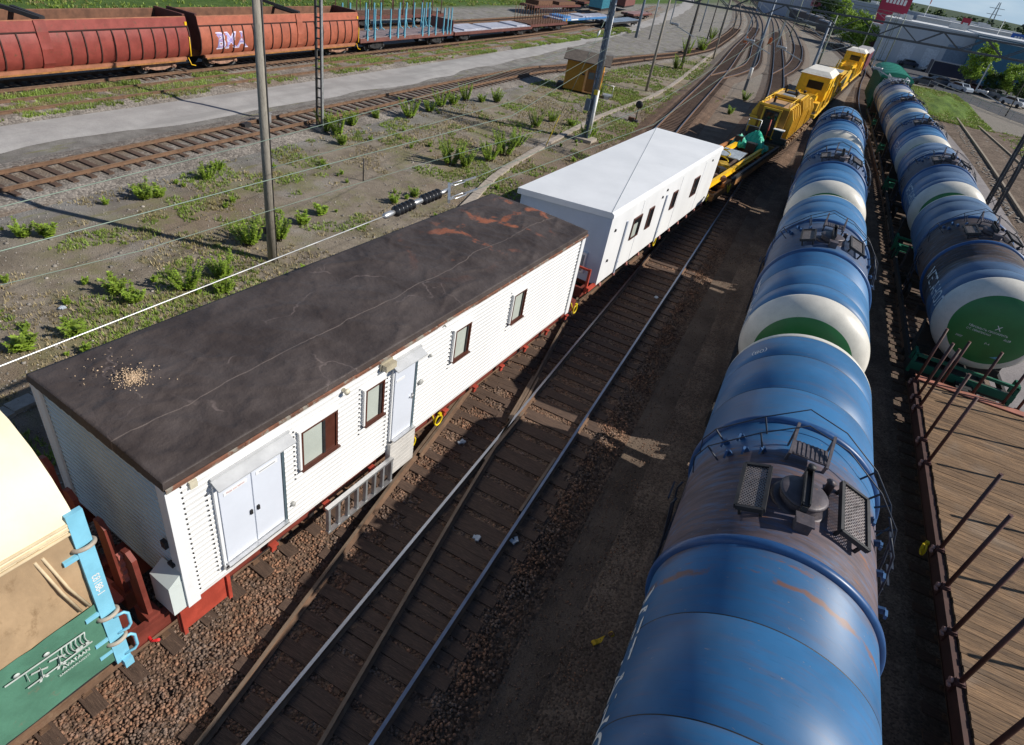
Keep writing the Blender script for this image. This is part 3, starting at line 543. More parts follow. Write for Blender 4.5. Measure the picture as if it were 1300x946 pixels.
def make_tank(label,shellm,group,framem,endframe=None,loc=(0,0,0),lettered='МЕТАНОЛ',whitebox=False):
    t=thing('tank_wagon',label,'tank wagon',loc,0,group)
    # barrel with weld seams
    mb=MB(); prof=[]; mis=[]; y=-TH; seams=[-4.1,-2.75,2.62,3.95]
    prof.append((TR,-TH))
    for s in seams: prof+= [(TR,s-.008),(TR-.006,s-.003),(TR-.006,s+.003),(TR,s+.008)]; mis+=[0,1,1,1]
    prof.append((TR,TH)); mis.append(0)
    mb.lathe(prof,(0,0,TZ),'y',112,0,mis); mb.build('barrel',[shellm,dark],t,False)
    for s in (-1,1):
        hp=[(TR+.002,0),(TR,.06),(1.475,.2),(1.40,.34),(1.27,.455),(1.13,.53),(.85,.62),(.45,.68),(0,.70)]
        mb=MB(); mb.lathe([(r,s*(TH+h)) for r,h in hp],(0,0,TZ),'y',96,0,[0,0,0,0,0,1,1,1]); mb.build('dished_end',[WHE,GRE],t)
    for y in (-1.5,1.5):
        mb=MB(); mb.lathe([(TR-.01,y-.075),(TR+.055,y-.06),(TR+.075,y-.03),(TR+.075,y+.03),(TR+.055,y+.06),(TR-.01,y+.075)],(0,0,TZ),'y',112); mb.build('ring_band',BANDM,t)
    # manhole dome, lid, clamp
    mb=MB(); mb.lathe([(.30,TZ+TR-.08),(.30,TZ+TR+.10),(.29,TZ+TR+.12)],(-.07,-.40,0),'z',32); mb.lathe([(.40,TZ+TR-.06),(.40,TZ+TR-.02),(.36,TZ+TR)],(-.07,-.40,0),'z',32); hd=mb.build('manhole',GRIME,t)
    mb=MB(); mb.lathe([(.33,0),(.335,.03),(.30,.05),(.2,.07),(0,.075)],(-.07,-.40,TZ+TR+.12),'z',32); mb.build('manhole_lid',GRIME,hd)
    mb=MB(); zt=TZ+TR+.24; mb.box((-.07,-.40,zt),(.10,.78,.05)); mb.box((-.115,-.40,zt+.04),(.02,.78,.06)); mb.box((-.025,-.40,zt+.04),(.02,.78,.06)); mb.bar((-.07,-.78,zt),(-.07,-.84,TZ+TR+.02),.08); mb.bar((-.07,-.02,zt),(-.07,.02,TZ+TR+.02),.08); mb.lathe([(.04,zt-.1),(.04,zt+.10),(.06,zt+.10),(.06,zt+.14),(0,zt+.15)],(-.07,-.04,0),'z',10); mb.build('clamp_bar',dark,hd)
    mb=MB(); mb.box((-.03,-.97,TZ+TR+.08),(.20,.18,.16),0,.1); mb.box((-.03,-.97,TZ+TR+.17),(.24,.22,.03),0,.1); mb.build('valve_box',GRIME,t); mb=MB(); mb.lathe([(.06,TZ+TR),(.06,TZ+TR+.2),(.08,TZ+TR+.21),(0,TZ+TR+.24)],(.28,.05,-.03),'z',12); mb.build('vent_valve',GRIME,t)
    # grated walkway panels, left and right of the dome
    for a0,y0,wd,ln in ((-.44,-.55,.36,.98),(.40,-.27,.42,1.05)):
        mb=MB(); c=tank_part(y0,a0,TR+.17); tx=Vector((math.cos(a0*.8),0,-math.sin(a0*.8))); nz=Vector((math.sin(a0*.8),0,math.cos(a0*.8))); ty=Vector((0,1,0))
        for u in (-wd/2,wd/2): mb.bar(c+tx*u-ty*ln/2,c+tx*u+ty*ln/2,.05,.07,0,nz)
        for v in (-ln/2,ln/2): mb.bar(c-tx*wd/2+ty*v,c+tx*wd/2+ty*v,.05,.07,0,nz)
        k=16
        for i in range(-k,k+1):   # expanded-metal mesh, both diagonals
            for sg in (-1,1):
                u0,v0=-wd/2,i*ln/k*1.; u1=wd/2; v1=v0+sg*wd*1.25
                def clip(u0,v0,u1,v1):
                    t0,t1=0.,1.; dv=v1-v0
                    for lim,s_ in ((-ln/2,1),(ln/2,-1)):
                        f0=s_*(v0-lim); f1=s_*(v1-lim)
                        if f0<0 and f1<0: return None
                        if f0<0: t0=max(t0,f0/(f0-f1))
                        elif f1<0: t1=min(t1,f0/(f0-f1))
                    return (t0,t1) if t1-t0>.03 else None
                r_=clip(u0,v0,u1,v1)
                if r_:
                    A=c+tx*(u0+(u1-u0)*r_[0])+ty*(v0+(v1-v0)*r_[0]); B=c+tx*(u0+(u1-u0)*r_[1])+ty*(v0+(v1-v0)*r_[1]); mb.bar(A,B,.011,.012,1,nz)
        for u in (-wd/2+.04,wd/2-.04):
            for v in (-ln/2+.08,ln/2-.08): p=c+tx*u+ty*v; mb.bar(p,p-nz*.2,.04)
        mb.build('walkway_grating',[dark,GRATE],t)
    # plate platform behind the dome with its two upright stays
    mb=MB(); c=tank_part(.56,-.04,TR+.17); mb.box(c,(.52,.36,.03),0,0,0,-.04)
    for u in np.linspace(-.23,.23,8): mb.box((c.x+u,.56,c.z+.022+u*.04),(.028,.34,.014),0,0,0,-.04)
    for u in (-.27,.27):
        mb.bar((c.x+u,.36,c.z-.02),(c.x+u,.86,c.z+.24),.04,.05); mb.bar((c.x+u,.86,c.z+.24),(c.x+u,.82,c.z-.2),.03)
        mb.bar((c.x+u,.42,c.z),(c.x+u,.46,c.z-.22),.04)
    mb.build('platform',PLATE,t)
    # hand rails: two tubes from flank to flank
    for yy,hh in ((1.12,.30),(.55,.36)):
        mb=MB(); A=[]
        for a,dr in ((-1.32,.03),(-1.15,hh*.6),(-.95,hh*.75),(-.45,hh),(-.10,hh+.12),(.25,hh),(.62,hh*.9),(1.0,hh*.8),(1.25,.22),(1.45,.04)): A.append(tank_part(yy+(.25 if abs(a)<.3 else 0),a,TR+dr))
        mb.tube(A,.0105,6); 
        for a,dr in ((-.95,hh*.75),(-.45,hh),(.62,hh*.9),(1.0,hh*.8)): mb.bar(tank_part(yy,a,TR+dr),tank_part(yy-.05,a,TR-.02),.022)
        mb.build('hand_rail',HANDR,t)
    for a,y in ((-.62,.55),(-.80,.52),(-.70,.95),(-.88,.90),(-.45,.55),(.78,.35),(.95,.15),(1.05,-.3),(1.1,-.9)):
        mb=MB(); p=tank_part(y,a,TR+.09); q=tank_part(y+.02,a,TR-.01); mb.bar(p,q,.05,.09); p2=tank_part(y-.14,a-.02,TR+.08); mb.bar(p,p2,.035,.06); mb.build('lug',LUG,t)
    for s in (-1,1):   # ladders down both flanks
        mb=MB()
        for yy in (-.22,.22):
            mb.tube([tank_part(yy+.3,s*a,TR+d) for a,d in (((.85,.25),(1.05,.22),(1.35,.14),(1.6,.16)) if s>0 else ((1.5,.08),(1.6,.12)))]+[Vector((s*(TR+(.18 if s>0 else .02)),yy+.3,2.2)),Vector((s*(TR+(.12 if s>0 else -.05)),yy+.3,1.2))],.02,6)
        for k in range(8):
            z=1.35+k*.26; q=s*(TR+(.15 if s>0 else -.02)); mb.bar((q,.08,z),(q,.52,z),.03)
        for a in ((1.0,1.2,1.4) if s>0 else (1.55,)): mb.bar(tank_part(.08,s*a,TR+.2),tank_part(.52,s*a,TR+.2),.03)
        mb.build('side_ladder',HANDR,t)
    # underframe
    mb=MB(); mb.box((0,0,1.12),(.5,11.0,.34)); 
    for y in (-3.9,3.9): mb.box((0,y,1.22),(2.5,.5,.26)); mb.prism([(-1.25,1.3),(1.25,1.3),(1.32,2.15),(1.1,1.95),(.6,1.62),(0,1.52),(-.6,1.62),(-1.1,1.95),(-1.32,2.15)],y-.2,y+.2,'xz')
    for s in (-1,1):
        mb.box((0,s*5.42,1.15),(2.9,.16,.34)); mb.box((s*1.36,0,1.05),(.1,10.8,.2))
        for e in (-1,1): mb.bar((s*.25,e*2.6,1.15),(s*1.36,e*3.4,1.05),.1)
    mb.lathe([(.16,-.6),(.2,-.5),(.2,.5),(.16,.6)],(.55,.6,.85),'y',12); mb.box((-.5,.2,.85),(.4,.5,.3))
    for s in (-1,1):
        for y in np.linspace(-4.6,4.6,5): mb.bar((s*1.40,y,1.15),(s*1.40,y,.82),.035); 
    mb.build('underframe',framem,t)
    for y in (-3.9,3.9): bogie(t,y,framem)
    for s in (-1,1): coupler(t,s*5.45,s)
    for s in (-1,1):   # end guard frame standing on the head stock
        mb=MB(); yy=s*5.5; fm=endframe or framem
        for x in (-1.42,1.42): mb.bar((x,yy,.95),(x,yy,1.62),.09); mb.bar((x,yy,1.62),(x,yy-s*.45,1.62),.08)
        mb.bar((-1.42,yy,1.60),(1.42,yy,1.60),.09); mb.box((0,yy+s*.03,1.22),(2.95,.06,.26)); mb.bar((-1.42,yy-s*.45,1.62),(-1.42,yy-s*.45,1.2),.07); mb.bar((1.42,yy-s*.45,1.62),(1.42,yy-s*.45,1.2),.07)
        mb.build('end_frame',fm,t)
    if lettered:
        for s in (-1,):
            def fn(u,v,s=s):
                a=-1.62+ (v)/TR*1.; return tank_part(-1.95-u,a,TR+.006)
            text_part('lettering',lettered,.60,letter,t,fn,'LEFT',.004)
    return t
WHE=M('tank_end_white',(.66,.63,.56),.42,0,.08,2,(.42,.33,.24),(.66,.82),.05,6,fine=.25)
GRE=M('tank_end_green',(.025,.17,.045),.38,0,.12,1.5,(.05,.07,.04),(.66,.8),.05,6)
BANDM=M('ring_band_blue',(.018,.075,.21),.4,0,.15,4,(.10,.05,.03),(.68,.78))
GRIME=M('grimy_fittings',(.085,.072,.08),.5,.2,.3,5,(.2,.11,.07),(.6,.72),.2,15)
GRATE=M('grating_steel',(.30,.27,.26),.5,.5,.2,10,(.16,.07,.03),(.55,.7))
PLATE=M('platform_plate',(.13,.115,.125),.5,.3,.25,8,(.2,.1,.06),(.6,.75))
HANDR=M('hand_rail_blue_black',(.018,.028,.05),.5,0,.2,6)
LUG=M('lug_blue',(.045,.11,.24),.45,0,.2,6)
BLUE=tank_paint('tank_blue',(.032,.142,.315),(.15,.098,.092),-1.5,.70,.92,.48,-2.05)
BLUE2=tank_paint('tank_blue_clean',(.045,.16,.335),(.12,.09,.10),-1.3,1.3,.6)
GREYB=tank_paint('tank_grey_blue',(.09,.155,.26),(.062,.045,.042),-3.2,1.5,1.,.45)
GREYB2=tank_paint('tank_blue_grey_dusty',(.10,.17,.29),(.095,.08,.085),-1.4,1.3,.85,.46)
blackf=M('tank_frame_black',(.030,.027,.025),.7,0,.3,4,(.10,.06,.035),(.55,.7))
T1=[]
G1='blue tank wagons of the nearer row'; G2='tank wagons of the outer row'
base=make_tank('nearest blue tank wagon of the inner row, its hatch and gratings seen from above',BLUE,G1,blackf)
cy=[12.888-TH+12.02*k for k in range(4)]
put(base,(1.92,cy[0],0))
lab=['blue tank wagon with a big green and white end, directly beyond the nearest tank','blue tank wagon third from the viewer in the inner row','blue tank wagon at the far end of the inner row beside the yellow machines']
def reshell(t,m):
    for ch in t.children:
        if ch.name.startswith('barrel'):
            ch.data=ch.data.copy(); ch.data.materials[0]=m
for k in (1,2,3):
    c=put(copy_tree(base),(1.92,cy[k],0),0,lab[k-1]); reshell(c,BLUE2)
greyt=make_tank('grimy grey blue tank wagon with green painted end behind the empty stake wagon',GREYB,G2,blackf,greenp)
lab2=['tank wagon second in the outer row, blue with white end band','tank wagon third in the outer row, clean blue barrel','tank wagon fourth in the outer row, blue with rings','lilac grey tank wagon with a pale top rail, touching the green wagon']
xs=[7.1,7.1,7.0,6.75,6.5]; y0=[26.15,38.35,50.4,62.0,74.05]
put(greyt,(xs[0],y0[0],0),.0)
for k in (1,2,3,4):
    c=put(copy_tree(greyt),(xs[k],y0[k],0),[0,0,.01,.03,.03][k],lab2[k-1]); reshell(c,[0,GREYB2,BLUE2,BLUE,BLUE2][k])
d4=c; reshell(d4,tank_paint('tank_lilac_grey',(.26,.28,.36),(.12,.09,.09),-1.4,1.3,.7))
mb=MB()
for x in (-.85,.85):
    mb.tube([(x,1.9,TZ+1.72),(x,4.9,TZ+1.72)],.045,6)
    for y in (1.9,3.4,4.9): mb.tube([(x,y,TZ+1.72),(x*.9,y,TZ+1.25)],.035,6)
mb.tube([(-.85,1.9,TZ+1.72),(.85,1.9,TZ+1.72)],.045,6); mb.build('top_rail',M('pale_grey_ladder',(.55,.58,.62),.5),d4)
text_part('stencil','(80)',.22,letter,base,lambda u,v: tank_part(4.35-v*1.0,-.80+u/TR,TR+.006))
# stencilled notices on the first outer tank's end
def endfn(cx,cz):
    def fn(u,v):
        x=cx+u; z=cz+v; r=math.hypot(x,z); h=float(np.interp(r,[0,.45,.85,1.13],[.70,.68,.62,.53])); return Vector((x,-TH-h-.004,TZ+z))
    return fn
for tx,sz,cx,cz in (('X',.22,.05,.10),('ПРОМЫТЬ ПРОПАРИТЬ',.085,-.12,-.02),('СТ. ПРИПИСКИ',.085,-.35,-.13),('15',.11,-.62,-.02),('АЦФ',.09,.42,-.14),('2007',.09,-.72,-.45),('Р-4',.09,.02,-.42)):
    text_part('end_notice',tx,sz,letter,greyt,endfn(cx,cz))
mb=MB(); mb.box((.2,-TH-.615,TZ-.68),(.62,.012,.22),0); mb.build('notice_panel',bluestake,greyt)
# ---------------------------------------------------------------- green wagon beyond the outer tanks
t=thing('green_covered_wagon','tall dark green covered wagon with arched roof and a pale end ladder','covered wagon',(6.35,86.2,0),.02)
mb=MB(); mb.box((0,0,2.75),(3.0,13.2,3.1))
for y in np.linspace(-6.5,6.5,11):
    for s in (-1,1): mb.box((s*1.52,y,2.75),(.08,.1,3.0))
for x in (-1.45,-.5,.5,1.45): mb.box((x,-6.63,2.75),(.1,.08,3.0))
mb.build('body',greenp,t)
mb=MB(); arc=[(1.62*math.cos(a),4.28+.66*math.sin(a)) for a in np.linspace(0,PI,15)]; mb.prism(arc,-6.75,6.75,'xz',0,False)
for y in np.linspace(-6,6,7): mb.prism([(1.64*math.cos(a),4.29+.675*math.sin(a)) for a in np.linspace(0,PI,15)],y-.05,y+.05,'xz')
mb.build('roof',M('green_roof',(.006,.19,.12),.55,0,.12,2),t)
mb=MB(); mb.box((0,0,1.1),(2.7,13.4,.3)); mb.box((0,-6.7,.9),(2.9,.14,.5)); mb.build('underframe',greenp,t)
for y in (-4.6,4.6): bogie(t,y,blackf)
mb=MB()
for x in (-1.25,1.2): mb.tube([(x,-7.0,1.3),(x,-7.0,4.1)],.05,8)
for z in np.linspace(1.6,4.2,7): mb.bar((-1.25,-7.0,z),(1.2,-7.0,z),.045)
mb.build('end_ladder',M('pale_grey_ladder',(.55,.58,.62),.5),t)
# ---------------------------------------------------------------- empty stake wagon with plank deck (right foreground)
def planks():
    m,n,l,b=new_mat('deck_planks'); tc=n.new('ShaderNodeTexCoord'); v=tc.outputs['Object']; sx=n.new('ShaderNodeSeparateXYZ'); l.new(v,sx.inputs[0])
    g=n.new('ShaderNodeNewGeometry'); gr=noise(n,l,v,2.2,7,.75,(.9,16,1)); lg=noise(n,l,v,.8,4,.6)
    c=mixc(n,l,(.075,.042,.022),(.275,.165,.083),ramp(n,l,gr,.28,.72)); c=mixc(n,l,c,(.24,.195,.15),mth(n,l,'MULTIPLY',ramp(n,l,lg,.5,.75),.4))
    c=mixc(n,l,c,(.05,.03,.018),mth(n,l,'MULTIPLY',ramp(n,l,noise(n,l,v,3,6,.8,(1,10,1)),.54,.68),.8))
    h=n.new('ShaderNodeHueSaturation'); l.new(c,h.inputs['Color']); l.new(mth(n,l,'MULTIPLY_ADD',g.outputs['Random Per Island'],.6),h.inputs['Value']); h.inputs['Value'].links[0].from_node.inputs[2].default_value=.72
    l.new(h.outputs[0],b.inputs['Base Color']); b.inputs['Roughness'].default_value=.85; bump(n,l,b,gr,.6,.02); return m
PLK=planks(); stakem=rust_paint('stake_steel',(.085,.032,.026),.6)
def flat_wagon(label,L,W=2.9,side=redwag,deck=None,group=None,zt=1.25,bog=True,cat='flat wagon',bb=None,bufs=True,boards=True):
    t=thing('flat_wagon',label,cat,(0,0,0),0,group)
    mb=MB(); mb.box((0,0,zt-.29),(.5,L-.2,.4))
    for s in (-1,1): mb.box((s*(W/2-.06),0,zt-.2),(.12,L,.32)); mb.box((s*(W/2-.10),0,zt-.35),(.2,L,.03)); mb.box((0,s*(L/2-.07),zt-.2),(W-.24,.14,.36))
    for y in np.linspace(-L/2+1,L/2-1,int(L/1.3)): mb.box((0,y,zt-.22),(W-.3,.12,.2))
    mb.build('underframe',side,t)
    if deck:
        mb=MB(); y=-L/2+.16
        while y<L/2-.3:
            w=R.uniform(.13,.16); mb.box((R.uniform(-.01,.01),y+w/2,zt-.02+R.uniform(-.004,.006)),(W-.28,w-.008,.05)); y+=w
        mb.build('plank_deck',deck,t)
    if bog:
        for s in (-1,1): bogie(t,s*(L/2-(bb or 2.6)),dark)
    for s in (-1,1): coupler(t,s*L/2,s,dark)
    return t
sw=flat_wagon('empty stake wagon with weathered plank deck beside the nearest tank',17.0,3.1,M('stake_wagon_side',(.065,.028,.022),.75,0,.25,3,(.10,.05,.035),(.55,.7)),PLK); put(sw,(7.22,11.3,0),0.0)
mb=MB(); mb.box((0,8.42,1.29),(3.0,.28,.03)); mb.build('end_plate',M('end_plate_pink_rust',(.34,.13,.09),.7,0,.2,3,(.35,.19,.06),(.55,.68)),sw)
def stake(x,y,h,lean):
    mb=MB(); mb.box((x,y,1.12),(.16,.14,.26)); mb.box((x,y,1.26),(.13,.11,.06)); mb.tube([(x,y,1.12),(x+lean[0],y+lean[1],1.25+h)],.042,8); mb.build('stake',stakem,sw)
    mb=MB(); mb.lathe([(.05,-.02),(.05,.03),(0,.035)],(x-.12,y+.02,1.20),'x',10); mb.box((x-.13,y-.03,1.14),(.05,.1,.05)); mb.build('stake_pin',M('pin_pink',(.42,.24,.2),.6),sw)
for wy,h,ln in ((19.53,1.85,(-.02,.05)),(18.6,1.9,(.0,-.05)),(18.0,2.0,(.05,.05)),(16.35,2.15,(0,.02)),(15.31,2.13,(.03,0)),(13.82,.35,(0,0)),(12.23,2.2,(.0,.04)),(11.17,2.12,(.02,0)),(10.07,2.15,(.02,.0)),(9.0,2.2,(.0,.0)),(7.6,2.2,(0,0)),(6.2,2.2,(0,0))):
    if h>.5: stake(-1.50,wy-11.3,h,ln)
for wy,h in ((19.4,1.9),(17.9,2.1),(16.2,2.1),(14.3,2.0),(12.4,2.1),(10.5,2.1)): stake(1.52,wy-11.3,h,(.02,.03))
for x in (-.75,.1,.9,1.3): stake(x,8.62,1.55,(.02,.04))
hose(sw,(-1.62,1.2,1.0))
# ---------------------------------------------------------------- white cabins on flat wagons
CYAW=.1016
def on_track(u,v=0):   # point along the ladder track from the cabin's corner station
    return Vector((-7.36+math.sin(CYAW)*u+math.cos(CYAW)*v,3.4+math.cos(CYAW)*u-math.sin(CYAW)*v,0))
fw=flat_wagon('red oxide flat wagon carrying the dark roofed white cabin',14.3,2.9,redwag,None,zt=1.2); cpos=on_track(6.55); put(fw,cpos,-CYAW)
def panel_stake(p,x,y,h,w=.17,lean=0):
    mb=MB(); mb.prism([(x-w/2,.95),(x+w/2,.95),(x+w/2+lean,h-.1),(x+lean,h),(x-w/2+lean,h-.04)],y-.035,y+.035,'xz'); mb.box((x,y+.02,1.05),(w+.1,.2,.35)); mb.build('end_stake',redwag,p)
for x,h,ln in ((-.62,3.1,-.12),(-.12,2.78,-.10),(.62,2.72,-.08),(1.22,2.52,-.08)): panel_stake(fw,x,-6.80,h,.26,ln)
for k in range(4): mb=MB(); mb.box((1.03,-6.86,2.40-k*.17),(.07,.08,.08)); mb.build('stake_hook',M('hook_pink',(.5,.16,.13),.6),fw)
for x in (-.87,.87): buffer(fw,x,-7.15,-1,redwag,1.06,.32)
mb=MB(); mb.box((1.56,-6.1,.93),(.05,.9,.60)); mb.box((1.60,-6.5,.88),(.06,.06,.6)); mb.box((1.60,-5.7,.88),(.06,.06,.6)); mb.build('red_side_board',redbright,fw)
mb=MB(); mb.box((.5,-7.0,1.14),(.55,.4,.05),0,.15); mb.build('coupling_plate',M('plate_pink_red',(.44,.12,.10),.6),fw)
for y in np.linspace(-4.8,6.2,10):
    mb=MB(); mb.box((1.60,y,.98),(.06,.1,.16)); mb.box((1.62,y,1.06),(.1,.14,.04)); mb.build('lashing_hook',redbright,fw)
hose(fw,(1.62,-.15,1.05)); hose(fw,(1.62,-1.1,1.0)); hose(fw,(1.58,6.9,1.1)); hose(fw,(-.6,-7.2,1.75)); hose(fw,(-.15,-7.2,1.55))
mb=MB(); mb.tube([(1.35,-6.95,1.0),(1.5,-6.95,.85),(1.62,-6.9,.95)],.025,6); mb.build('red_lamp_lead',M('red_plastic',(.6,.02,.02),.4),fw)
# cabin 1: origin at near end centre, y along the track
cab=thing('cabin','white clad cabin with dark felt roof, two doors and brown framed windows','cabin',on_track(.19),-CYAW)
CW=1.63; CL=12.50; CT=3.85; CB=1.22
def clad(mb,p0,p1,z0,z1,pitch=.108,d=.016,mi=0):
    """lapped horizontal cladding between two ground points, outward normal to the right of p0->p1"""
    p0,p1=Vector(p0),Vector(p1); dr=(p1-p0).normalized(); nr=Vector((dr.y,-dr.x,0)); prof=[]; z=z0
    while z<z1-.01:
        t=min(z1,z+pitch); prof+=[(d,z),(d*.75,z+(t-z)*.35),(0,t-.008)]; z=t
    prof.append((0,z1)); vs=[]
    for p in (p0,p1):
        for o,zz in prof: q=p+nr*o; vs.append((q.x,q.y,zz))
    n=len(prof); mb.add(vs,[(i,n+i,n+i+1,i+1) for i in range(n-1)],mi)
mb=MB(); E_=CW-.02
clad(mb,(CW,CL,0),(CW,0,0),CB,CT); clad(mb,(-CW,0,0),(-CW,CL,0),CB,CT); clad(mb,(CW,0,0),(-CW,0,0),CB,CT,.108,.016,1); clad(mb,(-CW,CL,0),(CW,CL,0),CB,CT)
mb.box((0,CL/2,(CB+CT)/2),(2*CW-.04,CL-.04,CT-CB-.02))
for u,a,b in ((.52,1.5,3.3),(4.30,1.5,3.3),(.19,1.4,3.7),(CL-.19,1.4,3.7),(2.08,2.3,3.4),(3.57,2.3,3.4),(6.28,2.4,3.4),(8.68,2.3,3.4)):
    for z in np.arange(a,b,.108): mb.box((CW+.012,u,z),(.014,.018,.028),2)   # dark cladding clips
mb.build('wall',[white,M('end_cladding_blue_shade',(.50,.63,.72),.45,0,.05,1.5,(.40,.48,.54),(.6,.8),.05,9),dark],cab)  # near end wall tinted blue: skylit shade put into its colour
for x,y in ((CW,0),(CW,CL),(-CW,0),(-CW,CL)):
    sx=1 if x>0 else -1; sy=-1 if y==0 else 1; mb=MB()
    mb.box((x+sx*.012,y-sy*.06,(CB+CT)/2-.02),(.035,.2,CT-CB+.02)); mb.box((x-sx*.09,y+sy*.012,(CB+CT)/2-.02),(.2,.035,CT-CB+.02)); mb.build('corner_trim',white2,cab)
# roof: gently humped felt sheet with turned-down edge
CRS=[]
for _ in range(190):
    a=R.choice((R.gauss(.5,.35),R.gauss(2.2,.4))); CRS.append((R.uniform(-1.6,1.6),R.uniform(0,12.5),math.cos(a),math.sin(a),R.uniform(.2,.75),R.uniform(.035,.08),R.uniform(.008,.024),R.uniform(-.5,.5)))
def creases(x,y):
    z=0.
    for cx,cy,ca,sa,L,w_,h_,k in CRS:
        dx,dy=x-cx,y-cy
        if abs(dx)>1.2 or abs(dy)>1.2: continue
        u=dx*ca+dy*sa; v=-dx*sa+dy*ca+k*u*u; z+=h_*math.exp(-(v/w_)**2-(u/L)**4)
    return z
mb=MB(); nx,ny=66,230; ov=.04
for i in range(nx+1):
    for j in range(ny+1):
        x=-CW-ov+(2*CW+2*ov)*i/nx; y=-ov+(CL+2*ov)*j/ny
        e=min(1,min(i,nx-i)/4.,min(j,ny-j)/5.)
        z=CT+.075+.05*math.cos(x/CW*1.4)+e*.018*(math.sin(x*3.1+math.sin(y*1.7)*1.6)+math.sin(y*2.3+x*1.9)*.8+R.uniform(-.05,.05))*.8+e*creases(x,y)
        mb.v.append((x,y,z))
for i in range(nx):
    for j in range(ny): mb.f.append([i*(ny+1)+j,(i+1)*(ny+1)+j,(i+1)*(ny+1)+j+1,i*(ny+1)+j+1]); mb.m.append(0); mb.sm.append(True)
rim=[i*(ny+1) for i in range(nx+1)]+[nx*(ny+1)+j for j in range(1,ny+1)]+[i*(ny+1)+ny for i in range(nx-1,-1,-1)]+[j for j in range(ny-1,0,-1)]
o0=len(mb.v)
for q in rim:
    x,y,z=mb.v[q]; mb.v.append((x*1.006,y if 0<y<CL else (y-.012 if y<0 else y+.012),CT-.05+R.uniform(-.012,.012)))
for k in range(len(rim)): a,b=rim[k],rim[(k+1)%len(rim)]; mb.f.append([a,b,o0+(k+1)%len(rim),o0+k]); mb.m.append(0); mb.sm.append(False)
rf=mb.build('roof',FELT,cab)
mb=MB(); y=-ov
while y<CL+ov-.02:
    L=min(R.uniform(.5,1.3),CL+ov-y); mb.box((CW+ov+.028,y+L/2,CT-.055+R.uniform(-.006,.006)),(.03,L-.006,.07+R.uniform(-.01,.015)),0,0,0,.25); y+=L
mb.build('rusty_drip_edge',M('drip_edge_rust',(.20,.085,.05),.8,0,.35,2,(.30,.27,.22),(.48,.6),.2,20),rf)
def cab_window(parent,u0,u1,z0,z1,shutter=None,xo=CW,fr=.036,hung=.0):
    mb=MB(); x=xo+.03
    for a,b,c,d in ((u0,u1,z0,z0+fr),(u0,u1,z1-fr,z1),(u0,u0+fr,z0+fr,z1-fr),(u1-fr*1.3,u1,z0+fr,z1-fr)): mb.box((x,(a+b)/2,(c+d)/2),(.06,b-a,d-c))
    mb.box((x+.01,(u0+u1)/2,z0-.015),(.12,u1-u0+.06,.03)); mb.box((x-.01,(u0+u1)/2,z1+.012),(.07,u1-u0+.1,.03),1); mb.box((x-.01,u0-.02,(z0+z1)/2),(.07,.04,z1-z0),1)
    o=mb.build('window',[brown,white],parent)
    k=u1-fr-(shutter or 0)
    mb=MB(); mb.box((x-.015,(u0+fr+k)/2,(z0+z1)/2),(.02,k-u0-fr,z1-z0-2*fr)); mb.build('pane',blind,o)
    if shutter:
        mb=MB(); mb.box((x-.006,u1-fr-shutter/2,(z0+z1)/2),(.03,shutter,z1-z0-2*fr)); mb.build('brown_panel',brown,o); mb=MB(); mb.box((x-.0,k-.03,(z0+z1)/2),(.04,.05,z1-z0-2*fr)); mb.build('mullion',dark,o)
    return o
cab_window(cab,2.20,3.00,2.46,3.30,.24); cab_window(cab,3.69,4.19,2.46,3.30,.03); cab_window(cab,6.40,6.98,2.54,3.34,.05); cab_window(cab,8.80,9.38,2.46,3.27,.06)
mb=MB(); mb.box((CW+.02,1.22,2.44),(.05,1.22,1.80)); mb.build('door_frame',white2,cab)
for a,b,nm in ((.66,1.21,'door'),(1.22,1.77,'door')):
    mb=MB(); mb.box((CW+.052,(a+b)/2,2.44),(.03,b-a-.012,1.68)); d=mb.build('door',doorp,cab)
    mb=MB(); mb.box((CW+.075,b-.06 if a<1 else a+.06,2.36),(.04,.04,.09)); mb.build('handle',dark,d)
    mb=MB(); mb.box((CW+.071,(a+b)/2,3.09),(.006,.40,.07)); pl=mb.build('door_sign',white2,d)
    if a<1: text_part('sign_text','Pidä ovi kiinni',.055,letterR,d,lambda u,v:Vector((CW+.0755,.935+u,3.075+v)))
    else: mb=MB(); mb.box((CW+.0755,1.50,3.09),(.004,.30,.018)); mb.build('sign_stripe',M('grey_stripe',(.35,.36,.38),.6),d)
mb=MB(); mb.box((CW+.055,1.80,2.44),(.05,.05,1.74)); mb.build('door_jamb',M('jamb_teal_grey',(.12,.17,.20),.4,.3),cab)
def canopy(u0,u1,z):
    mb=MB(); mb.prism([(CW,z+.10),(CW+.20,z),(CW+.20,z-.02),(CW,z+.07)],u0,u1,'xz'); mb.box((CW+.025,(u0+u1)/2,z+.115),(.05,u1-u0,.03)); mb.build('door_canopy',M('canopy_zinc',(.50,.51,.52),.5,.2,.08,3),cab)
canopy(.60,1.98,3.36); canopy(4.38,5.25,3.42)
mb=MB(); mb.box((CW+.08,1.22,1.565),(.14,1.16,.03)); mb.box((CW+.05,1.22,1.50),(.06,1.24,.10)); mb.build('door_sill',alu,cab)
mb=MB(); mb.box((CW+.02,4.79,2.44),(.05,.72,1.86)); mb.build('door_frame',white2,cab)
mb=MB(); mb.box((CW+.052,4.76,2.44),(.03,.58,1.76)); d=mb.build('door',doorp,cab)
mb=MB(); mb.box((CW+.09,5.0,2.42),(.03,.12,.025)); mb.box((CW+.075,5.02,2.42),(.03,.04,.14)); mb.build('handle',alu,d)
mb=MB(); mb.box((CW+.071,4.62,3.06),(.006,.24,.06)); mb.build('door_sign',white2,d)
mb=MB(); mb.box((CW+.055,5.09,2.44),(.05,.06,1.80)); mb.build('door_jamb',M('jamb_teal_grey',(.12,.17,.20)),cab)
